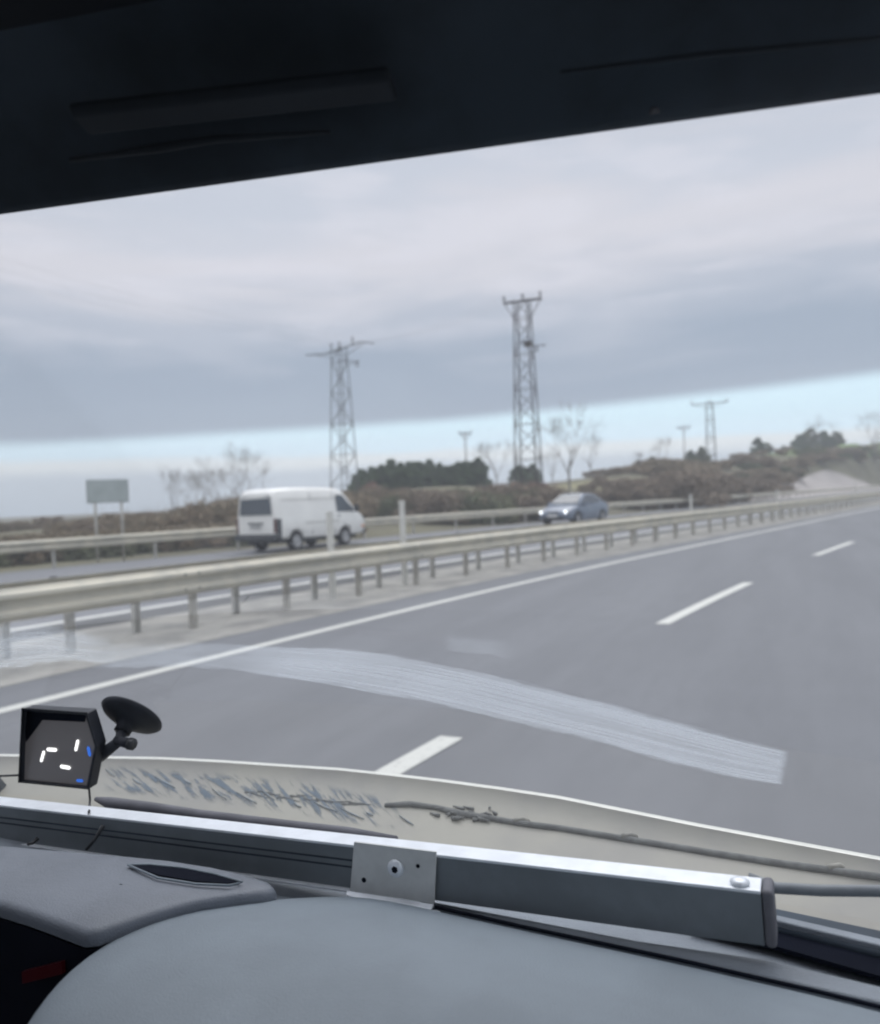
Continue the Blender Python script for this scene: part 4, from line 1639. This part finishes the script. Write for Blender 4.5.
ribbon('padded_strip', [(420, 898), (520, 917), (640, 940), (765, 958), (880, 985), (980, 1006)], [(440, 906), (520, 924), (600, 941), (750, 973), (880, 1002), (980, 1024)], EYE - .424, M['dash2'], .010, bev=.004)
mb = MB()
mb.tube([at_z(px, py, EYE - .4185) for px, py in ((436, 907), (520, 926), (600, 943), (680, 960), (750, 976), (820, 992), (880, 1007), (960, 1027))], .0018, 6)
mb.build('dash_seam', M['dark'], cab, smooth=True)
ribbon('defroster_slot', [(690, 905), (775, 923), (880, 951), (960, 972)], [(690, 925), (775, 946), (880, 976), (960, 998)], EYE - .432, M['dark'], .004, bev=0)
ribbon('ledge_trim', [(640, 880), (775, 906), (880, 928), (960, 944)], [(640, 898), (775, 924), (880, 951), (960, 972)], EYE - .425, M['trim'], .03, bev=.006)
ribbon('ledge_trim', [(640, 888), (775, 914), (880, 938), (960, 955)], [(640, 893), (775, 920), (880, 945), (960, 963)], EYE - .4215, M['dash2'], .006, bev=.002)

# aluminium rail lying along the dash ------------------------------------
rail = empty('metal_bar', (0, 0, 0))
tag(rail, 'long square metal bar with a bright top edge lying across the dashboard', 'metal bar')
YB = .75
A = at_y(0, 806, YB)
B = at_y(761, 893, YB)
d = (B - A)
dn_ = d.normalized()
A = A - d * .45
side = Vector((-dn_.y, dn_.x, 0)).normalized()
upv = dn_.cross(side).normalized()
if upv.z < 0:
    upv = -upv
TH, DP = .0475, .027
fr = [A, B, B - upv * TH, A - upv * TH]
mb = MB()
mb.prism(fr, side * .004)
mb.build('front_face', M['aluface'], rail, bevel=.001)
mb = MB()
mb.prism([A + upv * .002 - side * .001, B + upv * .002 - side * .001, B - upv * .0015 - side * .001, A - upv * .0015 - side * .001], side * DP)
mb.build('top_flange', M['alu'], rail, bevel=.0012)
mb = MB()
mb.prism([A - upv * .004 + side * .006, B - upv * .004 + side * .006, B - upv * TH + side * .006, A - upv * TH + side * .006], side * (DP - .01))
mb.build('core', M['rubber'], rail)
mb = MB()
M0 = at_y(356, 888, YB)
tM = (M0 - A).dot(dn_)
P0 = A - upv * (TH - .001) - side * .006
P1 = P0 + dn_ * tM
mb.prism([P0, P1, P1 - upv * .0025, P0 - upv * .0025], side * .012)
mb.build('lower_flange', M['alu'], rail, bevel=.0006)
for t_ in (.12, .25):
    mb = MB()
    c_ = A - upv * (TH * t_ * 1.2 + .008) - side * .0012
    mb.prism([c_, c_ + dn_ * (tM - .002), c_ + dn_ * (tM - .002) - upv * .0015, c_ - upv * .0015], side * .002)
    mb.build('groove', M['trim'], rail)
# end cap
mb = MB()
Bc = B + dn_ * .0005
mb.prism([Bc + upv * .003 - side * .002, Bc + dn_ * .0095 + upv * .003 - side * .002, Bc + dn_ * .0095 - upv * (TH + .001) - side * .002, Bc - upv * (TH + .001) - side * .002], side * (DP + .004))
mb.build('end_cap', M['rubber'], rail, bevel=.004, segs=3)
mb = MB()
bc = B - dn_ * .018 + upv * .0025 + side * .009
mb.tube([bc, bc + upv * .002, bc + upv * .0045], [.0085, .0085, .005], 16)
mb.build('bolt', M['alu'], rail, smooth=True)
# bracket plate folded round the bar
q = [at_y(px, py, YB - .004) for px, py in ((355, 841), (437, 851), (435, 903), (351, 890))]
mb = MB()
mb.prism(q, Vector((0, -.0025, 0)))
pb = mb.build('bracket', M['bracket'], rail, bevel=.0006)
mb = MB()
lo1, lo2 = q[3], q[2]
mb.prism([lo1 + Vector((-.004, -.0026, .0)), lo2 + Vector((.000, -.0026, 0)), lo2 + Vector((-.003, -.016, -.0085)), lo1 + Vector((-.001, -.008, -.002))], Vector((0, .001, -.002)))
mb.build('bracket_lip', M['alu'], pb, bevel=.0004)
mb = MB()
cb_ = at_y(396, 868, YB - .0065)
mb.tube([cb_, cb_ + Vector((0, -.002, 0)), cb_ + Vector((0, -.004, 0))], [.0095, .0095, .0075], 20)
sb = mb.build('bracket_screw', M['alu'], pb, smooth=True)
mb = MB()
mb.tube([cb_ + Vector((.0005, -.0042, 0)), cb_ + Vector((.0005, -.0046, 0))], .0038, 6)
mb.build('screw_socket', M['dark'], sb)
for px, py, r_ in ((364, 880, .0028), (418, 866, .0022)):
    mb = MB()
    c_ = at_y(px, py, YB - .0065)
    mb.tube([c_, c_ + Vector((0, -.0006, 0))], r_, 8)
    mb.build('bracket_hole', M['dark'], pb)
for s0, s1 in (((103, 826), (86, 850)), ((38, 838), (28, 844))):
    mb = MB()
    mb.tube([at_y(*s0, YB - .006), at_y((s0[0] + s1[0]) / 2, (s0[1] + s1[1]) / 2 + 2, YB - .012), at_y(*s1, YB - .02)], [.003, .0022, .0022], 7)
    mb.build('cable_tie', M['blackpl'], rail, smooth=True)

# grey cable leaving the bar end to the right
mb = MB()
cw = [at_y(px, py, yy) for px, py, yy in ((748, 878, .785), (776, 888, .785), (820, 890.5, .79), (880, 891, .80), (960, 889, .81))]
mb.tube(cw, .0052, 10)
tag(mb.build('cable', M['cable'], None, smooth=True), 'thick grey cable running right from the end of the metal bar', 'cable')

# ------------------------------------------------------------------ display unit on a suction cup
cup_c = on_glass(129, 720, .012)
unit = empty('speed_display', tuple(cup_c))
tag(unit, 'small black hooded display with lit white segments on a suction cup mount at the left', 'display')
inv = Matrix.Translation(-cup_c)
YD = cup_c.y - .055


def D(px, py, y=YD):
    return at_y(px, py, y) - cup_c


yy = YD
# back shell: front outline and a smaller rear outline towards the glass
f_ = [D(22, 709), D(86, 713), D(104, 745), D(99, 779), D(87, 790), D(18, 783)]
fr_ = [D(26, 713, yy), D(84, 718, yy), D(93, 746, yy), D(85, 786, yy), D(22, 779, yy), D(23, 742, yy)]
mb = MB()
shell_f = [D(22, 709), D(87, 713), D(97, 746), D(88, 790), D(18, 783), D(19, 745)]
shell_b = [p + Vector((.022, .040, .004)) for p in shell_f]
shell_b = [p + Vector((-.012, .036, .002)) for p in shell_f]
cf = sum(shell_f, Vector()) / 6
inner = [cf + (p - cf) * .93 + Vector((0, 0, 0)) for p in shell_f]
inner_b = [p + Vector((.004, .010, 0)) for p in inner]
mb.grid([inner_b, inner, shell_f, [p + Vector((-.004, .022, .001)) for p in shell_f], [sum(shell_b, Vector()) / 6 + (p - sum(shell_b, Vector()) / 6) * .86 for p in shell_b]], closed=True)
n_ = len(mb.v)
mb.f.append(tuple(range(n_ - 6, n_)))
mb.mi.append(0)
mb.build('housing', M['gadget'], unit, bevel=.002)
mb = MB()
mb.prism([p + Vector((.0022, .0055, 0)) for p in inner], Vector((.001, .002, 0)))
scr = mb.build('screen', M['screen'], unit)
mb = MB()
shade_poly = [D(px, py, YD + .004) for px, py in ((24, 711), (86, 715), (84.5, 722), (42, 720), (26, 742))]
mb.prism(shade_poly, Vector((0, .001, 0)))
mb.build('hood_shade', M['dark'], unit)  # shade inside the hood, laid on the screen as a black polygon
# hood: top and left lips standing out towards us
mb = MB()
t0, t1_, l1 = shell_f[0], shell_f[1], shell_f[4]
out = -(t0 + cup_c - CAM).normalized() * .024 + Vector((-.001, 0, .002))
th = Vector((0, 0, -.0022))
mb.add([t0, t1_, t1_ + out * .35, t0 + out, t0 + th, t1_ + th, t1_ + out * .35 + th, t0 + out + th], [(0, 1, 2, 3), (7, 6, 5, 4), (0, 4, 5, 1), (1, 5, 6, 2), (2, 6, 7, 3), (3, 7, 4, 0)])
tw = Vector((.002, 0, 0))
mb.add([t0, t0 + out, l1 + out * .15, l1, t0 + tw, t0 + out + tw, l1 + out * .15 + tw, l1 + tw], [(0, 1, 2, 3), (7, 6, 5, 4), (0, 4, 5, 1), (1, 5, 6, 2), (2, 6, 7, 3), (3, 7, 4, 0)])
mb.build('hood', M['gadget'], unit)


def seg(a, b, wpx, nm='display_segment', m='seg'):
    """a lit stroke on the screen between two pixels"""
    y = YD + .0035
    A_, B_ = D(*a, y), D(*b, y)
    dd = (B_ - A_).normalized()
    nn = dd.cross(Vector((0, 1, 0))).normalized() * wpx * .0006
    mb = MB()
    e_ = dd * wpx * .0006
    mb.prism([A_ - e_, A_ + nn, B_ + nn, B_ + e_, B_ - nn, A_ - nn], Vector((0, .0008, 0)))
    mb.build(nm, M[m], scr)


seg((43.5, 752), (41, 761), 3.6)
seg((47.5, 749.5), (55.5, 750), 4.2)
seg((77.5, 741), (75.5, 750), 3.8)
seg((61, 766.5), (69, 768), 4.2)
seg((88, 748), (89.5, 755), 4.5, 'display_icon', 'bluelamp')
seg((77, 780.5), (82, 781), 3.5, 'display_icon', 'bluelamp')
# suction cup: concave dish seen from its back, pressed on the glass
gn = Vector((.04, -.9, -.82)).normalized()
mb = MB()
ua = gn.orthogonal().normalized()
ub = gn.cross(ua)
rows = []
for rr_, oo in ((.050, -.011), (.051, -.008), (.046, -.003), (.033, .003), (.020, .008), (.013, .014), (.013, .022), (.0005, .022)):
    rows.append([gn * oo + (ua * math.cos(2 * math.pi * j / 36) + ub * math.sin(2 * math.pi * j / 36)) * rr_ for j in range(36)])
mb.grid(rows, closed=True)
mb.build('suction_cup', M['gadget'], unit, smooth=True)
j0 = gn * .02
j1 = D(118, 742, YD + .02)
mb = MB()
mb.tube([j0, j0.lerp(j1, .5), j1], [.010, .007, .009], 12)
mb.tube([j1 + Vector((-.004, 0, .002)), j1 + Vector((.022, .004, -.002))], [.0075, .008], 12)
mb.build('swivel_arm', M['gadget'], unit, smooth=True)
mb = MB()
mb.tube([j1 + Vector((.02, .004, -.002)), j1 + Vector((.027, .004, -.003))], [.010, .009], 8)
mb.build('clamp_knob', M['blackpl'], unit, smooth=True)
mb = MB()
mb.tube([j1, D(100, 756, YD + .03), D(93, 758, YD + .038)], [.008, .010, .012], 10)
mb.build('mount_bracket', M['gadget'], unit, smooth=True)
mb = MB()
mb.tube([D(89, 788, YD + .01), D(90, 800, YD), D(89, 812, YB + .0)], .0016, 6)
mb.build('lead', M['blackpl'], unit, smooth=True)
mb = MB()
mb.tube([D(-40, 772, YD + .05), D(0, 776, YD + .03), D(22, 775, YD + .012)], .002, 6)
mb.build('lead', M['blackpl'], unit, smooth=True)
